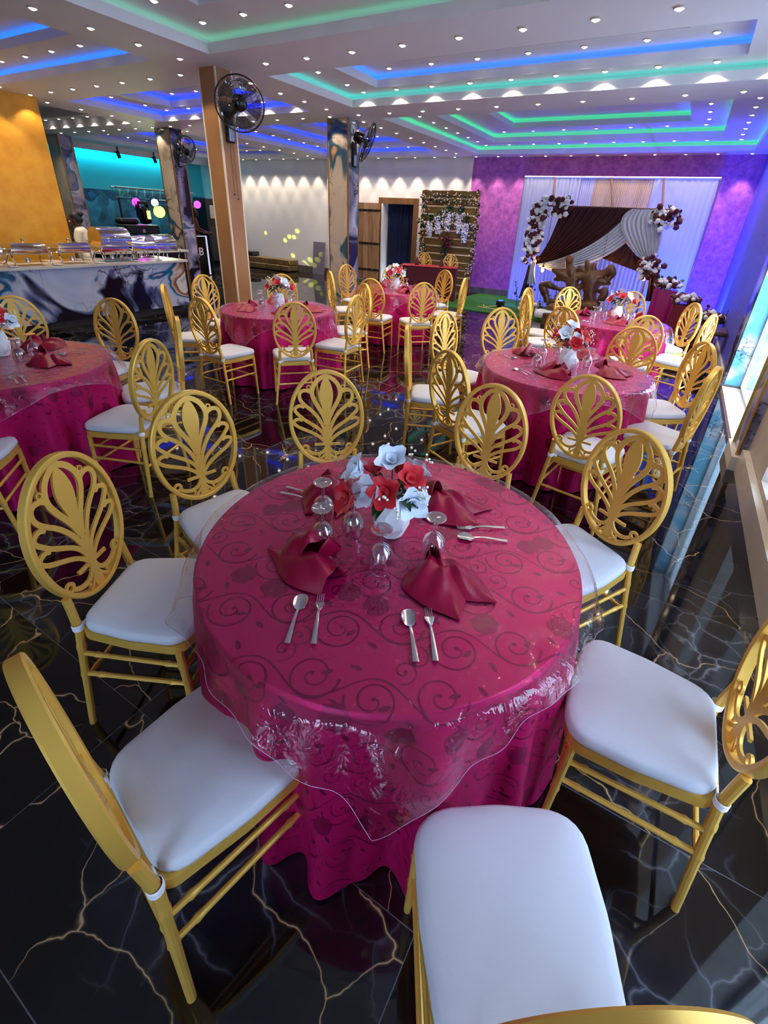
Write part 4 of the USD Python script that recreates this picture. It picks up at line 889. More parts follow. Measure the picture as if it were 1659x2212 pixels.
# ------------------------------------------------------------------ slatted photo wall with flowers, and its desk
p = thing('slatted_wall', 'brown horizontal slat wall hung with white and red flowers', 'backdrop')
for k in range(13): obj('slat', bx(-6.46, -4.86, 12.27+.004*(k % 3), 12.31, .05+k*.187, .05+k*.187+.150), 'pallet_wood', p, smooth=False)
wood('lit_edge_wood', lin(214, 184, 124), lin(240, 216, 160), scale=(2, 14, 14))
for k in range(12): obj('batten', bx(-6.44, -4.88, 12.285, 12.31, .2015+k*.187, .2355+k*.187), 'lit_edge_wood', p, smooth=False)  # pale strips stand in for light catching the slats' top edges
for x in (-6.40, -5.66, -4.92): obj('post', bx(x-.035, x+.035, 12.337, 12.40, 0, 2.46), 'pallet_wood', p, smooth=False)
def blobs(pts, r, seed, squash=.6, sub=0):
    rs = np.random.RandomState(seed); b = trimesh.creation.icosphere(sub, 1.0); out = []
    for q in pts:
        m = b.copy(); m.vertices *= r*(.7+.6*rs.rand())*np.array([1, squash, 1]); m.apply_transform(trimesh.transformations.random_rotation_matrix(rs.rand(3))); m.apply_translation(q); out.append(m)
    return cat(*out)
rs = np.random.RandomState(2)
for k, (px, py, L, wd) in enumerate(((929, 478, 34, 8), (949, 466, 38, 9), (969, 456, 42, 9), (993, 460, 42, 10), (1007, 482, 40, 9))):
    c = at_y(px, py, 12.2); n = 110; t = rs.rand(n)
    pts = c+np.stack([rs.normal(0, 1, n)*(wd/88*.8)*(1-.65*t), rs.normal(0, .03, n), -t*L/88], -1)
    f = thing('wisteria_spray', ['leftmost thin white wisteria spray on the slat wall', 'cream wisteria spray, second from left on the slat wall', 'middle white wisteria spray on the slat wall', 'broad white wisteria spray right of the middle on the slat wall', 'lowest right white wisteria spray on the slat wall'][k], 'flowers', group='wisteria on the slat wall')
    obj('blossoms', blobs(pts, .024, k), 'petal_ivory', f, smooth=True, kind='stuff'); obj('leaves', blobs(c+np.stack([rs.normal(0, .06, 14), rs.normal(0, .03, 14), rs.normal(.05, .05, 14)], -1), .04, 50+k, .25), 'leaf_green', f, kind='stuff')
c = at_y(963, 508, 12.18); f = thing('red_bouquet', 'dark red trailing flower bunch in the middle of the slat wall', 'flowers')
obj('blossoms', blobs(c+np.stack([rs.normal(0, .09, 60), rs.normal(0, .03, 60), -rs.rand(60)*.28], -1), .034, 5), 'petal_wine', f, smooth=True, kind='stuff'); obj('tail', blobs(c+np.stack([rs.normal(0, .04, 24), rs.normal(0, .02, 24), -.28-rs.rand(24)*.3], -1), .035, 6, .3), 'leaf_green', f, kind='stuff')
plain('vine_flower', lin(226, 190, 178), rough=.6)
for k, (lb, path) in enumerate((('leafy garland with pale florets down the left side of the slat wall', [(914, 425), (912, 480), (910, 520), (916, 556), (905, 575)]), ('leafy garland with pale florets down the right side of the slat wall', [(1030, 420), (1033, 455), (1026, 500), (1020, 550), (1010, 590), (1008, 612)]), ('fringe of short leafy vines along the top of the slat wall', [(918, 424), (950, 428), (985, 430), (1028, 432)]))):
    cv = spline([at_y(*q, 12.22) for q in path], 60); f = thing('garland', lb, 'garland')
    obj('leaves', blobs(cv[rs.randint(0, 60, 64)]+rs.normal(0, 1, (64, 3))*(.04, .02, .07 if k < 2 else .06), .034, 70+k, .2), 'leaf_green', f, kind='stuff'); obj('florets', blobs(cv[rs.randint(0, 60, 90)]+rs.normal(0, 1, (90, 3))*(.05, .03, .08 if k < 2 else .10)-(0, .02, 0), .02, 80+k), 'vine_flower', f, kind='stuff')
plain('wine_cloth', lin(84, 4, 26), rough=.6); plain('red_top', lin(158, 14, 46), rough=.5)
u, w = np.array([.943, .333]), np.array([-.333, .943])
p = thing('desk', 'oblong desk under a dark red cloth before the slat wall', 'desk', (-5.89, 10.29, 0), math.atan2(.333, .943))
obj('skirt', rbx(0, 1.34, 0, .56, .01, .755, .01), 'wine_cloth', p); obj('top_cloth', rbx(-.01, 1.35, -.01, .57, .755, .77, .005), 'red_top', p)
for k, (x, y) in enumerate(((-5.62, 10.62), (-5.05, 10.80))):
    cone = lathe([(.0005, .2), (.02, .16), (.045, .08), (.055, .0)], 12); q = thing('standing_napkin', ('left', 'right')[k]+' dark red napkin cone standing on the red desk', 'napkin', (x, y, .771), group='napkin cones on the desk'); obj('cone', cone, 'wine_cloth', q, smooth=True)

# ------------------------------------------------------------------ draped stage
obj('grass_carpet', bx(-4.75, .1, 9.98, 12.75, .001, .02), 'grass_green', None, 'green artificial grass carpet before the draped stage', 'carpet', smooth=False)
plain('drape_white', lin(188, 192, 212), rough=.7, sheen=.2); plain('drape_beige_glow', lin(212, 182, 142), rough=.75); plain('drape_wine', lin(56, 2, 10), rough=.75); plain('rope_tan', lin(120, 84, 66), rough=.7); plain('drape_red', lin(120, 4, 40), rough=.6)  # middle curtain: sheer tan with warm bulb glow mixed into its colour
plain('drape_magenta', lin(170, 6, 110), rough=.32)
def pleated(name, label, m, x0, x1, y, z0, z1, n, amp, parent=None, gather=0):
    s = np.linspace(0, 1, n*8)[:, None]; t = np.linspace(0, 1, 14)[None, :]
    x = x0+(x1-x0)*s+0*t; yy = y+amp*np.sin(2*PI*n*s+1.2*np.sin(7*s))*(.5+.5*(1-t))+.3*amp*np.sin(5*PI*n*s*.37); z = z0+(z1-z0)*t+0*s
    P = np.stack([x, yy, z], -1)
    return obj(name, sheet(P, .004), m, parent, smooth=60)
bk = thing('stage_backdrop', 'tall white draped backdrop with a bulb-warmed beige middle on the purple wall', 'backdrop')
pleated('curtain', 0, 'drape_white', -3.76, -2.5, 12.25, .03, 2.75, 14, .018, bk); pleated('curtain', 0, 'drape_white', -2.5, -2.2, 12.27, .03, 2.75, 7, .014, bk)
pleated('curtain', 0, 'drape_beige_glow', -2.2, -1.02, 12.27, .03, 2.75, 34, .012, bk); pleated('curtain', 0, 'drape_white', -1.02, .13, 12.25, .03, 2.75, 10, .010, bk)
obj('top_pole', tube([(-3.78, 12.25, 2.76), (.16, 12.25, 2.76)], .022, 8), 'white_plaster', bk)
obj('side_pole', tube([(.16, 12.26, 0), (.16, 12.26, 2.76)], .018, 8), 'alu', bk); obj('side_pole', tube([(-3.77, 12.26, 0), (-3.77, 12.26, 2.76)], .018, 8), 'alu', bk)
fm = thing('swag_frame', 'slim frame carrying wine and white swags before the white backdrop', 'frame')
YS = 11.0
obj('top_bar', tube([(-3.0, YS, 2.14), (-.60, YS, 2.14)], .018, 8), 'rope_tan', fm)
for x in (-2.95, -.62): obj('leg', tube([(x, YS+.02, .02), (x, YS+.02, 2.14)], .018, 8), 'rope_tan', fm)
for a, b in (((-3.07, 12.22, 2.74), (-2.70, YS, 2.14)), ((-1.87, 12.22, 2.74), (-1.54, YS, 2.14)), ((-.85, 12.22, 2.74), (-.66, YS, 2.14))): obj('tie_rod', tube([a, b], .022, 8), 'rope_tan', fm)
def swag(name, A, B, m, n, amp, Y, parent, gather=1.0):
    """cloth between two edge curves A and B (pixel polylines on the plane y = Y), pleated across"""
    a = spline([at_y(*q, Y) for q in A], 34); b = spline([at_y(*q, Y) for q in B], 34); t = np.linspace(0, 1, n*7)[None, :, None]
    P = a[:, None]*(1-t)+b[:, None]*t; P[..., 1] += amp*np.sin(2*PI*n*t[..., 0]+.6*np.sin(4*np.linspace(0, 1, 34))[:, None])-.05*np.sin(PI*np.linspace(0, 1, 34))[:, None]
    return obj(name, sheet(P, .005), m, parent, smooth=60)
swag('swag', [(1218, 447), (1196, 500), (1172, 545), (1150, 566)], [(1366, 450), (1325, 495), (1250, 543), (1152, 572)], 'drape_wine', 9, .022, YS-.03, fm)
swag('swag', [(1362, 456), (1318, 500), (1245, 545), (1160, 570)], [(1352, 524), (1318, 548), (1240, 576), (1165, 576)], 'drape_white', 7, .02, YS-.07, fm)
swag('swag', [(1349, 522), (1345, 526), (1325, 540), (1296, 556)], [(1378, 556), (1400, 577), (1402, 588), (1392, 592)], 'drape_wine', 6, .02, YS-.02, fm)
swag('swag', [(1364, 452), (1342, 478), (1352, 515), (1376, 550), (1400, 572)], [(1430, 453), (1431, 490), (1427, 525), (1419, 552), (1414, 576)], 'drape_white', 9, .022, YS-.09, fm)
swag('hanging_tail', [(1146, 566), (1144, 590), (1138, 614)], [(1158, 566), (1156, 590), (1158, 612)], 'drape_white', 3, .02, YS-.1, fm)
swag('hanging_tail', [(1142, 572), (1135, 600), (1122, 640)], [(1150, 572), (1146, 605), (1140, 640)], 'drape_wine', 2, .02, YS-.02, fm)
swag('hanging_tail', [(1404, 588), (1400, 620), (1394, 650)], [(1424, 590), (1424, 620), (1420, 652)], 'drape_wine', 3, .02, YS+.0, fm)
swag('swag', [(1165, 566), (1215, 578), (1262, 574), (1300, 560)], [(1165, 570), (1195, 586), (1240, 588), (1280, 575)], 'drape_white', 3, .015, YS-.02, fm)
pleated('lower_curtain', 0, 'drape_white', -2.9, -.64, 11.75, .03, 1.25, 26, .018, fm)
WARMB = lin(255, 190, 110); emitter('filament', WARMB, 26.0)
for k, (px, py) in enumerate(((1172, 582), (1294, 592), (1391, 600))):
    c = at_y(px, py, 10.88); q = thing('hanging_bulb', ('left', 'middle', 'right')[k]+' warm glowing bulb hanging behind the root-wood throne', 'lamp', c, group='hanging bulbs on the stage')
    obj('globe', lathe([(.0005, -.06), (.028, -.045), (.036, -.015), (.026, .02), (.013, .04)], 12), 'filament', q, smooth=True); obj('socket', lathe([(.0005, .085), (.016, .085), (.018, .04), (.0005, .04)], 10), 'black', q)
    obj('cord', tube([(0, 0, .085), (0, 0, 2.14-c[2])], .004, 5), 'black', q)
    sphere_light(c+(0, -.05, 0), .035, 1.6, WARMB)
# small roses massed along paths
rose = trimesh.creation.icosphere(2, 1.0); v_ = rose.vertices; rr_ = np.hypot(v_[:, 0], v_[:, 1]); th_ = np.arctan2(v_[:, 1], v_[:, 0])
rose.vertices = v_*(1+.16*np.sin(5*th_+6*v_[:, 2])*rr_)[:, None]*np.array([1, 1, .72])
rose = rose.simplify_quadric_decimation(face_count=130) if False else rose
def flower_mass(name, label, pts, r, seed, cols=('petal_ivory', 'petal_wine'), leaf=True, cat_='flowers', group='rose clusters on the stage', face=(0, -1, .3)):
    rs = np.random.RandomState(seed); t = thing(name, label, cat_, group=group); b = trimesh.creation.icosphere(1, 1.0)
    v = b.vertices; th = np.arctan2(v[:, 1], v[:, 0]); b.vertices = v*(1+.2*np.sin(5*th)*np.hypot(v[:, 0], v[:, 1]))[:, None]*np.array([1, 1, .7])
    for k, q in enumerate(pts):
        m = b.copy(); m.vertices *= r*(.8+.45*rs.rand()); m.apply_transform(look(np.array(face)+rs.normal(0, .5, 3))); m.apply_translation(q)
        obj('rose', m, cols[0] if rs.rand() < .55 else cols[1], t, smooth=50)
    if leaf:
        pp = np.array(pts)[rs.randint(0, len(pts), 30)]+rs.normal(0, r*.8, (30, 3))+np.array([0, .05, 0]); obj('foliage', blobs(pp, r*.9, seed, .22), 'leaf_green', t, kind='stuff')
    return t
def along(path, Y, n, wpx, seed):
    rs = np.random.RandomState(seed); cv = spline([at_y(*q, Y) for q in path], 100); k = np.linspace(0, 99, n).astype(int)
    return cv[k]+np.stack([rs.uniform(-1, 1, n)*wpx/87, rs.normal(0, .05, n)-.06, rs.uniform(-1, 1, n)*wpx/87], -1)
flower_mass('rose_cluster', 'long L-shaped cluster of white and wine roses at the upper left of the swags', along([(1228, 442), (1200, 447), (1168, 450), (1163, 470), (1158, 500), (1150, 530), (1148, 558)], YS-.1, 190, 14, 1), .047, 1)
flower_mass('rose_cluster', 'round rose cluster at the upper right of the swags', along([(1428, 462), (1442, 466), (1452, 474), (1440, 480)], YS-.12, 66, 13, 2), .047, 2)
flower_mass('rose_cluster', 'rose cluster tying the white drape at the lower right', along([(1405, 565), (1400, 585), (1412, 580), (1420, 570)], YS-.14, 70, 12, 3), .047, 3)
def plinth(label, x0, x1, y0, y1, z, m, flare=.12, seed=0):
    t = thing('draped_plinth', label, 'plinth'); rs = np.random.RandomState(seed)
    a = np.arange(160)/160*2*PI; q = np.stack([np.sign(np.cos(a))*np.abs(np.cos(a))**.25, np.sign(np.sin(a))*np.abs(np.sin(a))**.25], -1)*((x1-x0)/2, (y1-y0)/2)+((x0+x1)/2, (y0+y1)/2); c = q.mean(0)
    P = []
    for s in (0, .02, .3, .6, .85, 1): P.append(np.concatenate([c+(q-c)*(1+flare*s*(.6+.5*np.sin(11*a+seed)+.3*np.sin(5*a+2*seed)))[:, None], np.full((160, 1), z*(1-s)+.015*s)], -1))
    P = [np.concatenate([c+(q-c)*.02, np.full((160, 1), z)], -1)]+P
    mm = grid_mesh(np.array(P), closed_v=True)
    if mm.face_normals[0, 2] < 0: mm.invert()
    obj('cloth', mm, m, t, smooth=50); return c, z
rs = np.random.RandomState(4)
for k, (lb, fl_lb, x0, x1, y0, y1, z, m) in enumerate((('tall magenta satin-draped plinth right of the swags', 'rose arrangement on the tall magenta plinth', -.40, .0, 10.5, 10.9, .78, 'drape_magenta'), ('middle dark red draped plinth, between the magenta one and the lowest', 'rose arrangement on the middle dark red plinth', -.02, .36, 9.95, 10.35, .60, 'drape_red'), ('lowest red draped plinth near the blue-lit wall', 'rose arrangement on the lowest red plinth', .42, .74, 9.5, 9.85, .40, 'drape_red'))):
    c, z = plinth(lb, x0, x1, y0, y1, z, m, seed=k)
    pts = np.array([(c[0]+.23*math.cos(a)*r, c[1]-.02+.17*math.sin(a)*r, z+.05+.17*h*(1-.5*r)) for a, r, h in zip(rs.uniform(0, 2*PI, 70), np.sqrt(rs.rand(70)), rs.rand(70))])
    flower_mass('rose_arrangement', fl_lb, pts, .045, 20+k, face=(0, -.7, .8))
pts = np.array([(-2.95+.5*rs.rand(), 10.5+.25*rs.rand(), .06+.2*rs.rand()) for _ in range(26)])
flower_mass('rose_arrangement', 'low pink and white flowers with silver leaves at the left foot of the swags', pts, .045, 31, cols=('petal_ivory', 'vine_flower'))
plain('silver_leaf', lin(40, 60, 80), rough=.5)
for k, (x, y) in enumerate(((-3.0, 10.9), (-2.25, 10.75))):
    f = thing('leafy_branch', ('left', 'right')[k]+' spray of dark leaves beside the low pink flowers', 'branch', group='leaf sprays on the stage'); st = [tube(spline([(x+.1*q, y, .05), (x+.14*q, y, .3), (x+.22*q, y-.03, .6)], 10), .005, 5) for q in (-1, 0, 1)]
    obj('stem', cat(*st), 'leaf_green', f); pp = np.array([(x+.2*q*(.3+.8*t)+rs.normal(0, .04), y-.02+rs.normal(0, .02), .12+.48*t) for q in (-1, 0, 1) for t in np.linspace(0, 1, 9)]); obj('leaves', blobs(pp, .035, 90+k, .2), 'silver_leaf', f, kind='stuff')
# throne of twisted roots
def roots(chains, Y, thick=1.0, mpp=1/88.5):
    out = []
    for ch in chains:
        pts = [(at_y(px, py, Y)+(0, dy, 0), r*mpp) for px, py, r, dy in ch]
        for (p0, r0), (p1, r1) in zip(pts, pts[1:]):
            out.append(m3d.Manifold.batch_hull([m3d.Manifold.sphere(r0, 14).translate(tuple(p0)), m3d.Manifold.sphere(r1, 14).translate(tuple(p1))]))
    m = m3d.Manifold.batch_boolean(out, m3d.OpType.Add).refine_to_length(.045); t = man(m); t.merge_vertices()
    t.vertices += (meshkit.fbm(t.vertices*7, 3, 3)-.5)[:, None]*t.vertex_normals*.09
    trimesh.smoothing.filter_taubin(t, iterations=4); return t
YT = 10.5
p = thing('root_throne', 'throne of twisted brown tree roots before the swags', 'throne')
obj('back', roots([[(1238, 655, 11, 0), (1236, 630, 10, 0), (1235, 605, 12, .05), (1233, 588, 10, .05), (1227, 575, 6, .05), (1228, 563, 8, .05)], [(1234, 598, 9, .05), (1212, 591, 8, 0), (1196, 583, 3, 0)], [(1228, 606, 7, .05), (1205, 600, 6, 0), (1200, 603, 3, 0)], [(1236, 600, 9, .05), (1258, 594, 8, .05), (1268, 597, 7, .05)],
   [(1274, 656, 12, 0), (1276, 630, 12, 0), (1276, 608, 16, .05), (1272, 590, 9, .05), (1267, 567, 5, .05)], [(1276, 595, 9, .05), (1283, 572, 5, .05)], [(1270, 592, 8, .05), (1252, 583, 6, .05), (1242, 590, 4, .05)], [(1280, 602, 13, .05), (1300, 594, 7, .05), (1318, 583, 7, .05), (1324, 592, 5, .05), (1312, 606, 6, .05)], [(1285, 606, 10, .05), (1302, 609, 7, .05), (1316, 612, 4, .05)], [(1268, 612, 8, .05), (1248, 622, 4, 0), (1240, 640, 5, 0)]], YT), 'root_wood', p, smooth=True)
obj('armrest', roots([[(1176, 613, 6, -.2), (1180, 630, 6, -.2), (1186, 648, 5, -.2), (1205, 650, 4, -.1)], [(1190, 612, 6, -.2), (1208, 622, 3, -.1), (1226, 628, 4, 0)], [(1176, 613, 6, -.2), (1190, 612, 6, -.2)]], YT), 'root_wood', p, smooth=True)
obj('armrest', roots([[(1288, 628, 4, 0), (1304, 628, 4, -.2), (1312, 626, 7, -.25), (1306, 638, 8, -.25), (1298, 650, 5, -.2), (1290, 658, 6, -.1)]], YT), 'root_wood', p, smooth=True)
obj('seat', roots([[(1192, 660, 6, -.3), (1235, 660, 9, -.2), (1290, 658, 8, -.2)], [(1200, 658, 7, .0), (1285, 656, 8, .0)]], YT), 'root_wood', p, smooth=True)
p = thing('seat_cover', 'pale cloth cover spread at the foot of the root throne', 'cloth'); q = at_y(1205, 668, 10.4)
obj('drape', rbx(q[0]-.4, q[0]+.35, 10.02, 10.28, .021, .2, .06), 'cushion_white', p)
p = thing('platform', 'low pale platform under the root throne', 'platform'); obj('deck', rbx(-2.35, -.7, 10.3, 10.9, .021, .16, .01), 'white_plaster', p); 
p = thing('root_bench', 'dark twisted root bench by the big window', 'bench', (0, 0, 0))
def hullchain(chains):
    out = []
    for ch in chains:
        for (a, r0), (b, r1) in zip(ch, ch[1:]): out.append(m3d.Manifold.batch_hull([m3d.Manifold.sphere(r0, 12).translate(a), m3d.Manifold.sphere(r1, 12).translate(b)]))
    t = man(m3d.Manifold.batch_boolean(out, m3d.OpType.Add).refine_to_length(.05)); t.merge_vertices(); t.vertices += (meshkit.fbm(t.vertices*8, 3, 5)-.5)[:, None]*t.vertex_normals*.06
    trimesh.smoothing.filter_taubin(t, iterations=3); return t
obj('root_legs', hullchain([[((.30, 8.55, .06), .05), ((.28, 8.6, .22), .08), ((.42, 8.62, .34), .07), ((.58, 8.6, .40), .06)], [((.62, 8.5, .05), .05), ((.60, 8.55, .25), .06), ((.58, 8.6, .40), .06)], [((.28, 8.6, .22), .08), ((.16, 8.5, .26), .03)]]), 'root_wood', p, smooth=True)
obj('seat_board', rbx(.36, .80, 8.3, 8.8, .42, .49, .02), 'root_wood', p)
p = thing('tree_stump', 'short tree stump at the right end of the green carpet', 'stump', (-2.1, 9.72, 0)); obj('trunk', lathe([(.0005, .001), (.13, .001), (.12, .1), (.115, .2), (.0005, .2)], 14), 'root_wood', p, smooth=40)
# blue wash lights on the stage floor
for k, (x, y, aim, pw_, lb) in enumerate(((-3.5, 10.9, (-3.4, 12.4, 1.0), 30, 'blue wash light at the left foot of the white backdrop'), (.3, 10.95, (.55, 12.6, 1.3), 170, 'blue wash light on the floor behind the draped plinths'))):
    q = thing('wash_light', lb, 'stage light', (x, y, 0)); obj('case', rbx(-.09, .09, -.07, .07, .021, .16, .02), 'black', q); obj('lens', xf(lathe([(.0005, 0), (.055, .0), (.055, .008), (.0005, .012)], 16), (0, .0, .162)), 'led_blue', q)
    sphere_light((x, y, .25), .05, pw_, lin(40, 70, 255), cone=85, soft=.6, aim=aim)

# ------------------------------------------------------------------ buffet counter and chafing dishes
p = thing('buffet_counter', 'long buffet counter faced with blue, black and gold poured-ink panels', 'counter')
ys = [-2.4, .0, 1.75, 3.5, 4.75, 5.86]
for a, b in zip(ys, ys[1:]): obj('front_panel', bx(-7.90, -7.88, a+.002, b-.002, .12, .86), 'ink_counter', p, smooth=False)
obj('end_panel', bx(-8.72, -7.902, 5.84, 5.86, .12, .86), 'ink_pale', p, smooth=False)
obj('carcass', bx(-8.70, -7.905, -2.4, 5.835, .12, .86), 'black', p, smooth=False)
obj('plinth', bx(-8.65, -7.98, -2.4, 5.78, 0, .12), 'wall_dark', p, smooth=False)
obj('worktop', bx(-8.75, -7.84, -2.4, 5.92, .86, .895), 'cream_stone', p, smooth=False)
p = thing('back_counter', 'pale service counter behind the chafing dishes', 'counter')
obj('body', bx(-10.0, -9.75, 5.5, 7.3, 0, .86), 'black', p, smooth=False); obj('worktop', bx(-10.05, -9.65, 5.45, 7.35, .86, .9), 'cream_stone', p, smooth=False)
def chafer_legs(t, L, D, h):
    for sx in (-1, 1):
        for sy in (-1, 1): obj('leg', tube(spline([(sx*D*.5, sy*L*.5, h), (sx*D*.52, sy*L*.52, h*.5), (sx*D*.47, sy*L*.49, .03), (sx*D*.52, sy*L*.53, .006)], 10), .009, 8), 'chrome', t)
def chafer_box(label, group, loc, rz=0):
    t = thing('chafing_dish', label, 'chafing dish', loc, rz, group); L, D, h = .46, .30, .20
    chafer_legs(t, L, D, h)
    obj('water_pan', rbx(-D/2, D/2, -L/2, L/2, h-.05, h+.03, .012), 'chrome', t); obj('rim', rbx(-D/2-.025, D/2+.025, -L/2-.025, L/2+.025, h+.025, h+.037, .005), 'chrome', t)
    b = [m3d.Manifold.cube((D*a, L*c, .001), True).translate((0, 0, z)) for a, c, z in ((.98, .98, h+.037), (.9, .93, h+.07), (.78, .84, h+.095))]
    l = obj('lid', man(m3d.Manifold.batch_hull(b)), 'chrome', t); obj('knob', xf(lathe([(.0005, 0), (.008, 0), (.007, .018), (.02, .028), (.022, .042), (.012, .056), (.0005, .058)], 12), (0, 0, h+.095)), 'chrome', l)
    obj('burner_shelf', bx(-D*.42, D*.42, -L*.44, L*.44, .045, .052), 'chrome', t); obj('burner', lathe([(.0005, .052), (.03, .052), (.03, .10), (.0005, .1)], 12), 'steel', t)
    return t
def chafer_roll(label, group, loc, rz=0):
    t = thing('roll_top_chafer', label, 'chafing dish', loc, rz, group); L, D, h = .42, .34, .19
    chafer_legs(t, L, D, h)
    obj('water_pan', rbx(-D/2, D/2, -L/2, L/2, h-.05, h+.03, .012), 'chrome', t); obj('rim', rbx(-D/2-.02, D/2+.02, -L/2-.02, L/2+.02, h+.025, h+.037, .005), 'chrome', t)
    a = np.linspace(0, PI, 20); poly = Polygon([(D*.49*math.cos(x), .17*math.sin(x)) for x in a]); m = ext(poly, -L*.48, L*.48); v = m.vertices.copy(); m.vertices = np.stack([v[:, 0], v[:, 2], v[:, 1]+h+.037], -1); m.invert() if m.volume < 0 else None
    l = obj('lid', m, 'chrome', t, smooth=35); obj('handle', tube(spline([(D*.44, -.09, h+.08), (D*.54, -.07, h+.09), (D*.54, .07, h+.09), (D*.44, .09, h+.08)], 14), .007, 8), 'chrome', l)
    return t
CZ = .895; pr = None
for lb, x, y in (('boxy chafing dish with a knob, cut by the left edge', -8.12, 2.95), ('boxy chafing dish, first whole one from the left', -8.12, 3.50), ('boxy chafing dish overlapping the corner of the orange wall', -8.12, 4.10), ('boxy chafing dish right of the orange wall, near the server', -8.12, 4.72), ('boxy chafing dish in the middle of the buffet, before the roll-tops', -8.12, 5.22)):
    pr = chafer_box(lb, 'boxy chafing dishes', (x, y, CZ)) if pr is None else (dup(pr, (x, y, CZ), 0, lb, 'boxy chafing dishes') and pr)
pr = None
for lb, x, y, s_ in (('rightmost roll-top chafer at the end of the counter', -8.16, 5.66, 1), ('big raised roll-top chafer behind the row, beside the server', -8.52, 4.98, 1.25), ('roll-top chafer behind the row, left of two small domes', -8.55, 5.33, .9), ('roll-top chafer behind the row, right of two small domes', -8.55, 5.66, .9)):
    if pr is None: pr = chafer_roll(lb, 'roll-top chafers', (x, y, CZ))
    else: dup(pr, (x, y, CZ), 0, lb, 'roll-top chafers', scale=s_)
pr = None
for k, y in enumerate((3.22, 3.8, 4.4, 4.97, 5.42)):
    lb = f'small white saucer on the counter edge, {nth(k+1)} from the left'
    if pr is None: pr = thing('saucer', lb, 'saucer', (-7.93, y, CZ), group='saucers on the counter'); obj('dish', lathe([(.0005, 0), (.04, 0), (.068, .012), (.07, .015), (.04, .006), (.0005, .005)], 20), 'vase_white', pr, smooth=60)
    else: dup(pr, (-7.93, y, CZ), 0, lb)

# ------------------------------------------------------------------ the stage corner with its lights
t = thing('light_truss', 'silver lighting truss across the teal stage corner', 'truss'); TX, Y0, Y1 = -14.6, 9.0, 11.6
for x, z in ((TX, 2.17), (TX-.22, 2.17), (TX-.11, 1.90)): obj('chord', tube([(x, Y0, z), (x, Y1, z)], .025, 8), 'alu', t)
for k in range(10):
    y = Y0+(Y1-Y0)*k/10; y2 = y+(Y1-Y0)/20; y3 = y+(Y1-Y0)/10
    obj('brace', cat(tube([(TX, y, 2.17), (TX-.11, y2, 1.9), (TX, y3, 2.17)], .011, 6), tube([(TX-.22, y, 2.17), (TX-.11, y2, 1.9), (TX-.22, y3, 2.17)], .011, 6)), 'alu', t)
for y in (Y0+.1, Y1-.1): obj('stand', tube([(TX-.11, y, 0.002), (TX-.11, y, 1.9)], .03, 8), 'black', t)
CS = {'magenta': lin(255, 30, 235), 'cyan': lin(140, 225, 255), 'yellow': lin(240, 255, 40)}
for k, v in CS.items(): emitter('par_'+k, v, {'magenta': 14, 'cyan': 7, 'yellow': 22}[k])
def par(label, loc, aim, col, r=.12, L=.26):
    t = thing('par_light', label, 'stage light'); M4 = look(np.array(aim, float)-loc); M4[:3, 3] = loc
    def T_(m): m = m.copy(); m.apply_transform(M4); return m
    obj('can', T_(lathe([(.0005, -L), (r*.7, -L), (r, -.04), (r*1.06, 0), (r*.98, 0), (r*.96, -.03), (.0005, -.03)], 18)), 'black', t, smooth=40)
    obj('lens', T_(lathe([(.0005, -.012), (r*.5, -.014), (r*.95, -.022), (r*.95, -.026), (.0005, -.026)], 18)), 'par_'+col, t, smooth=True)
    obj('yoke', tube(spline([np.array(loc)+(0, -r*1.15, -.02), np.array(loc)+(0, -r*1.15, .1), np.array(loc)+(0, 0, .16), np.array(loc)+(0, r*1.15, .1), np.array(loc)+(0, r*1.15, -.02)], 16), .009, 6), 'black', t)
    d = np.array(aim, float)-loc; d /= np.linalg.norm(d)
    sphere_light(np.array(loc)+d*.03, .05, {'magenta': 25, 'cyan': 25, 'yellow': 40}[col], CS[col], cone=35, soft=.5, aim=aim)
par('glowing magenta stage light at the left of the truss', (-14.4, 9.42, 1.80), (-6, 5, .3), 'magenta')
par('pale cyan stage light in the middle of the truss', (-14.4, 10.02, 1.82), (-6, 6, .3), 'cyan', r=.11)
par('bright yellow-green stage light below the truss', (-14.2, 9.98, 1.58), (-6.5, 6.5, .6), 'yellow', r=.17, L=.36)
par('glowing magenta stage light right of the marble column', (-14.4, 11.55, 1.84), (-7, 8, .2), 'magenta')
t = thing('moving_head', 'black moving-head light hanging left under the truss', 'stage light')
obj('head', xf(rbx(-.14, .14, -.13, .13, -.24, .22, .05), (-14.35, 9.55, 1.48), rx=.25), 'black_gloss', t, smooth=40); obj('yoke', cat(rbx(-14.44, -14.26, 9.38, 9.42, 1.4, 1.78, .01), rbx(-14.44, -14.26, 9.68, 9.72, 1.4, 1.78, .01), rbx(-14.46, -14.24, 9.38, 9.72, 1.76, 1.84, .02)), 'black', t); obj('display', xf(bx(-.005, .005, -.05, .05, -.12, .1), (-14.205, 9.62, 1.5)), 'par_yellow', t)
t = thing('amplifier_case', 'big black equipment case standing on the booth', 'case'); obj('shell', rbx(-12.9, -12.4, 7.75, 8.65, 1.06, 1.28, .03), 'black', t); obj('hood', rbx(-13.0, -12.7, 7.8, 8.3, 1.28, 1.42, .05), 'black', t); obj('badge', bx(-12.4, -12.392, 8.15, 8.22, 1.1, 1.18), 'alu', t)
t = thing('dj_booth', 'black booth panel with a white edge and a white AB logo', 'booth')
obj('panel', bx(-12.5, -12.03, 7.55, 9.8, .02, 1.03), 'black_gloss', t, smooth=False); emitter('edge_white', lin(225, 225, 255), .9)
obj('edge_strip', cat(bx(-12.03, -12.0, 9.77, 9.8, .02, 1.05), bx(-12.03, -12.0, 7.55, 9.8, 1.03, 1.05)), 'edge_white', t, smooth=False)
plain('logo_white', lin(220, 216, 226), rough=.5)
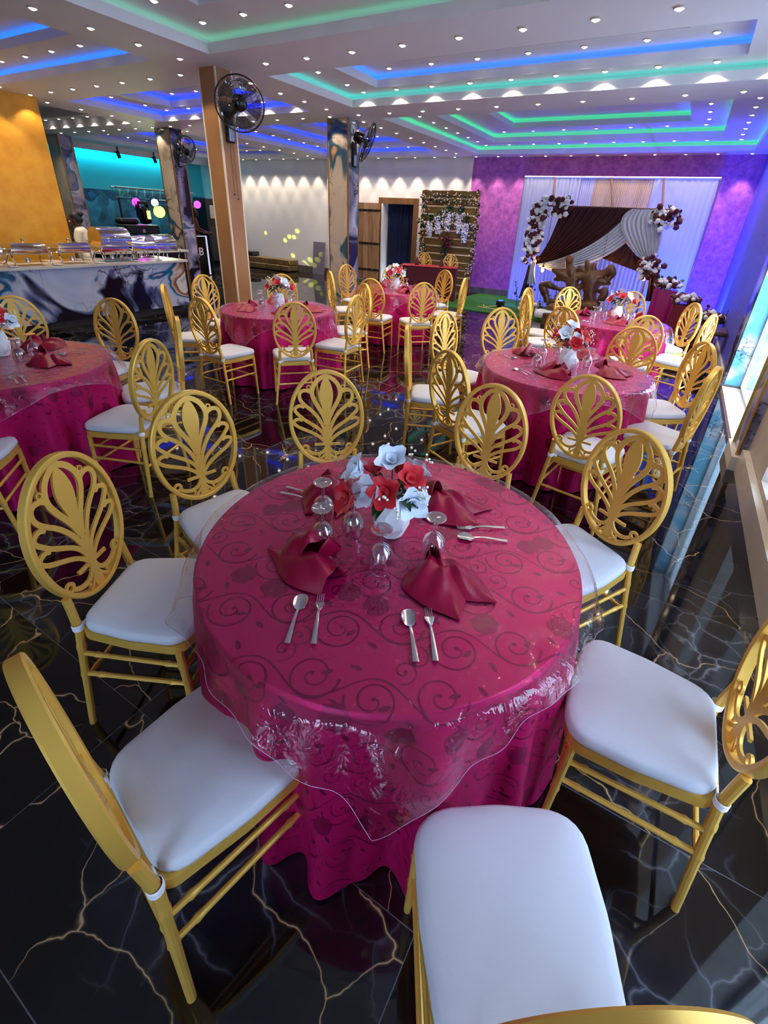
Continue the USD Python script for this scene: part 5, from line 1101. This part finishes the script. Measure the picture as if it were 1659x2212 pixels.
lg = meshkit.text_mesh('AB', .19, .006, bold=True); v = lg.vertices.copy(); lg.vertices = np.stack([v[:, 2]-12.028, v[:, 0]+9.30, v[:, 1]+.55], -1); obj('logo', lg, 'logo_white', t, smooth=False)
obj('logo_line', bx(-12.03, -12.022, 9.32, 9.5, .50, .515), 'logo_white', t, smooth=False)
t = thing('loudspeaker', 'tall black loudspeaker stack against the cyan-lit wall, left of the tan column', 'speaker')
obj('cabinet', rbx(-15.1, -14.5, 11.95, 12.6, .002, 2.05, .02), 'black', t); obj('grille', bx(-14.5, -14.49, 12.0, 12.55, .1, 1.2), 'dark_grey', t); obj('horn', bx(-14.5, -14.492, 12.1, 12.45, 1.45, 1.85), 'alu', t)
# cyan wash behind the header and green flecks thrown on the white wall
emitter('led_cyan', lin(30, 215, 235), 34.0)
obj('cyan_strip', bx(-15.44, -15.40, 7.7, 11.6, 3.12, 3.15), 'led_cyan', wl, smooth=False)
for k, (y, z) in enumerate(((8.37, 3.05), (9.67, 3.05), (10.83, 3.05))):
    t = thing('track_light', ('left', 'middle', 'right')[k]+' small black lamp under the stage header', 'stage light', (-15.22, y, z), group='lamps under the stage header'); obj('can', xf(lathe([(.0005, -.09), (.05, -.09), (.05, .08), (.0005, .08)], 12), (0, 0, -.02), rx=.3), 'black', t); obj('bracket', bx(-.015, .015, -.01, .01, .05, .17), 'black', t)
for (px, py, onf) in ((641, 499, 0), (615, 519, 0), (657, 568, 0), (669, 561, 0), (665, 577, 0), (573, 503, 0), (632, 552, 0), (715, 556, 0), (707, 568, 0), (624, 511, 0), (634, 512, 0), (683, 591, 0), (606, 570, 0), (700, 580, 0)):
    q = at_y(px, py, 12.84); s0 = np.array([-14.2, 9.98, 1.62]); sphere_light(s0+(q-s0)*.03, 0.01, 240.0, CS['yellow'], cone=1.1, soft=.3, aim=q)

# ------------------------------------------------------------------ wall fans on the columns
clear('fan_plastic', tint=(.55, .55, .6), base=.06, rough=.05)
def fan(label, mount, centre, normal, R=.29):
    t = thing('wall_fan', label, 'fan'); n = np.array(normal, float); n /= np.linalg.norm(n); c = np.array(centre, float); M4 = look(n); M4[:3, 3] = c
    def T_(m): m = m.copy(); m.apply_transform(M4); return m
    a = np.arange(48)*2*PI/48
    ring_ = lambda r, z, w: tube(np.stack([r*np.cos(a), r*np.sin(a), np.full(48, z)], -1), w, 6, closed=True)
    cg = obj('cage', T_(cat(ring_(R, 0, .008), ring_(R, -.03, .006), ring_(R*.55, .055, .0025), ring_(R*.8, .035, .0025))), 'black', t, smooth=True)
    wires = [tube(spline([(.06*math.cos(x), .06*math.sin(x), .065), (R*.55*math.cos(x+.15), R*.55*math.sin(x+.15), .055), (R*math.cos(x+.3), R*math.sin(x+.3), 0)], 7), .0012, 4) for x in a[::1]]
    wires += [tube(spline([(.07*math.cos(x), .07*math.sin(x), -.10), (R*.6*math.cos(x), R*.6*math.sin(x), -.085), (R*math.cos(x), R*math.sin(x), -.01)], 6), .0012, 4) for x in a[::2]]
    obj('wire_guard', T_(cat(*wires)), 'black', cg, kind='stuff')
    obj('hub_cap', T_(lathe([(.0005, .075), (.05, .072), (.066, .06), (.06, .05), (.0005, .05)], 20)), 'black_gloss', t, smooth=40)
    obj('motor', T_(lathe([(.0005, -.25), (.06, -.245), (.085, -.2), (.085, -.1), (.03, -.09), (.03, .0), (.0005, .0)], 20)), 'black_gloss', t, smooth=40)
    for k in range(5):
        s = np.linspace(.1, 1, 9)[:, None]; q = np.linspace(-1, 1, 7)[None, :]; az = 2*PI*k/5+q*(.25+.30*s)+.3*s
        P = np.stack([R*.9*s*np.cos(az), R*.9*s*np.sin(az), -.02+.035*q*(1-.3*s)], -1); obj('blade', T_(sheet(P, .002)), 'fan_plastic', t, smooth=60)
    m = np.array(mount, float); back = c-n*.2
    obj('arm', tube(spline([m+(0.03, 0, .03), (m+back)/2+(0, 0, -.02), back], 10), .028, 8), 'black', t); obj('wall_plate', rbx(m[0], m[0]+.05, m[1]-.06, m[1]+.06, m[2]-.26, m[2]+.12, .02), 'black_gloss', t); 
    obj('control_panel', rbx(m[0]+.045, m[0]+.056, m[1]-.04, m[1]+.04, m[2]-.24, m[2]-.08, .005), 'alu', t)
    obj('pull_cord', cat(*[tube([(m[0]+.03, m[1]+d, m[2]-.26), (m[0]+.03, m[1]+d*1.1, m[2]-.26-l)], .0025, 5) for d, l in ((-.025, .55), (.025, .6))]+[xf(trimesh.creation.icosphere(1, .010), (m[0]+.03, m[1]+d*1.1, m[2]-.27-l)) for d, l in ((-.025, .55), (.025, .6))]), 'black', t)
    return t
fan('black wall fan facing us, high on the tan column', (-5.33, 4.88, 2.74), (-4.93, 4.72, 2.83), (.7, -.65, -.25), R=.27)
fan('black wall fan seen side-on on the marble column by the plank door', (-5.57, 7.88, 2.78), (-5.0, 7.5, 2.82), (.80, .48, -.40))
fan('black wall fan on the marble column at the end of the buffet', (-10.13, 7.8, 2.78), (-9.58, 7.55, 2.78), (.95, .05, -.35), R=.27)
t = thing('socket_plate', 'white cable plate above the fan on the middle marble column', 'socket', (-5.568, 7.86, 3.08)); obj('plate', bx(0, .012, -.05, .05, -.06, .06), 'white_plaster', t); obj('cable', tube(spline([(.015, 0, 0), (.03, 0, -.1), (.03, .02, -.22), (.03, .02, -.3)], 10), .008, 6), 'black', t)

# ------------------------------------------------------------------ people
def capsules(chains, res, it=4):
    out = []
    for ch in chains:
        for (a, r0), (b, r1) in zip(ch, ch[1:]): out.append(m3d.Manifold.batch_hull([m3d.Manifold.sphere(r0, 16).translate(tuple(map(float, a))), m3d.Manifold.sphere(r1, 16).translate(tuple(map(float, b)))]))
    m = man(m3d.Manifold.batch_boolean(out, m3d.OpType.Add).refine_to_length(res)); m.merge_vertices(); trimesh.smoothing.filter_taubin(m, iterations=it); return m
plain('skin_dark', lin(74, 44, 32), rough=.5); plain('hair_black', lin(14, 11, 11), rough=.5); plain('blouse', lin(232, 226, 204), rough=.75); plain('skirt_black', lin(20, 20, 26), rough=.8); plain('shirt_brown', lin(84, 44, 30), rough=.8); plain('eye_white', lin(220, 214, 206), rough=.3)
def person(label, loc, rz, top, bottom, hair_bun, s=1.0, nod=.35):
    """stands at the origin facing +y"""
    t = thing('person', label, 'person', loc, rz)
    S = lambda c: [[(np.array(p)*s, r*s) for p, r in ch] for ch in c]
    hc = np.array([0, .055, 1.475]); HT = lambda q: tuple(hc+np.array([q[0], q[1]*math.cos(nod)+q[2]*math.sin(nod), -q[1]*math.sin(nod)+q[2]*math.cos(nod)]))
    hand = []
    for k in (-1, 1):
        w = np.array([k*.15, .34, .98]); hand.append([(w, .026), (w+(0, .05, -.01), .032), (w+(0, .075, -.012), .028)])
        for f, (dx, L) in enumerate(((-.024, .062), (-.008, .072), (.008, .068), (.022, .054))): hand.append([(w+(dx, .07, -.012), .0095), (w+(dx*1.1, .07+L*.55, -.016), .0088), (w+(dx*1.1, .07+L, -.034), .0075)])
        hand.append([(w+(-k*.02, .03, -.006), .012), (w+(-k*.05, .06, -.012), .0095), (w+(-k*.052, .085, -.02), .008)])
    arms = [[((k*.165, -.005, 1.29), .048), ((k*.21, .03, 1.05), .039), ((k*.155, .29, .985), .03), ((k*.15, .345, .98), .024)] for k in (-1, 1)]
    legs = [[((k*.085, 0, .86), .085), ((k*.09, .01, .47), .058), ((k*.09, -.015, .28), .054), ((k*.09, -.01, .085), .036), ((k*.09, .03, .04), .035), ((k*.095, .15, .03), .028)] for k in (-1, 1)]
    body = [[((0, 0, .90), .115), ((0, 0, 1.05), .10), ((0, 0, 1.2), .115), ((0, 0, 1.28), .10)], [((-.12, 0, 1.29), .06), ((.12, 0, 1.29), .06)], [((0, 0, 1.30), .055), (HT((0, -.02, -.06)), .048)],
            [(HT((0, -.015, .035)), .086), (HT((0, .012, -.045)), .062), (HT((0, .035, -.085)), .036)], [(HT((0, .085, .015)), .012), (HT((0, .105, -.025)), .016)], [(HT((-.02, .085, -.058)), .012), (HT((.02, .085, -.058)), .012)]]
    ears = [[(HT((k*.082, -.015, .005)), .016), (HT((k*.08, -.012, -.025)), .011)] for k in (-1, 1)]
    obj('body', capsules(S(body+arms+legs+hand+ears), .012, 3), 'skin_dark', t, smooth=True)
    sl = [[((k*.165, -.005, 1.295), .058), ((k*.21, .03, 1.06), .05), ((k*.175, .2, 1.005), .044)] for k in (-1, 1)]
    tp = [[((0, 0, .90), .128), ((0, 0, 1.05), .114), ((0, .005, 1.2), .130), ((0, 0, 1.285), .108)], [((-.13, 0, 1.295), .066), ((.13, 0, 1.295), .066)], [((-.09, 0, .88), .10), ((.09, 0, .88), .10)]]
    obj('top', capsules(S(tp+sl), .02), top, t, smooth=True)
    obj('trousers', capsules(S([[((k*.088, 0, .86), .10), ((k*.095, .01, .47), .078), ((k*.092, -.01, .1), .06)] for k in (-1, 1)]+[[((-.08, 0, .88), .102), ((.08, 0, .88), .102)]]), .025), bottom, t, smooth=True)
    obj('shoe', capsules(S([[((-.09, -.01, .045), .042), ((-.095, .15, .034), .032)]]), .02), 'black', t, smooth=True); obj('shoe', capsules(S([[((.09, -.01, .045), .042), ((.095, .15, .034), .032)]]), .02), 'black', t, smooth=True)
    hr = [[(HT((0, -.03, .05)), .092), (HT((0, -.05, .0)), .082)]]+([[(HT((0, -.11, .075)), .045), (HT((0, -.135, .07)), .05)]] if hair_bun else [])
    obj('hair', capsules(S(hr), .012), 'hair_black', t, smooth=True)
    for k in (-1, 1): e = obj('eye', xf(trimesh.creation.icosphere(2, .011*s), np.array(HT((k*.031, .082, .012)))*s), 'eye_white', t, smooth=True); obj('pupil', xf(trimesh.creation.icosphere(1, .006*s), np.array(HT((k*.031, .090, .010)))*s), 'black', e, smooth=True)
    obj('mouth', xf(rbx(-.02, .02, -.004, .004, -.005, .005, .003), np.array(HT((0, .096, -.058)))*s), 'shirt_brown', t, smooth=True)
    return t
person('person in a cream top, hair in a bun, looking down behind the buffet', (-9.35, 4.98, 0), math.radians(136), 'blouse', 'skirt_black', True, .98)
person('person in brown half hidden by the marble column, standing by the booth', (-13.2, 10.35, 0), math.radians(-60), 'shirt_brown', 'skirt_black', False, 1.1, .1)

t = thing('cable', 'pale loose cable lying on the green carpet left of the white backdrop', 'cable')
obj('wire', tube(spline([(-3.9, 10.9, .03), (-3.7, 10.7, .028), (-3.5, 10.85, .05), (-3.3, 10.6, .03), (-3.55, 10.45, .03), (-3.9, 10.5, .03)], 50), .008, 6), 'drape_beige_glow', t)
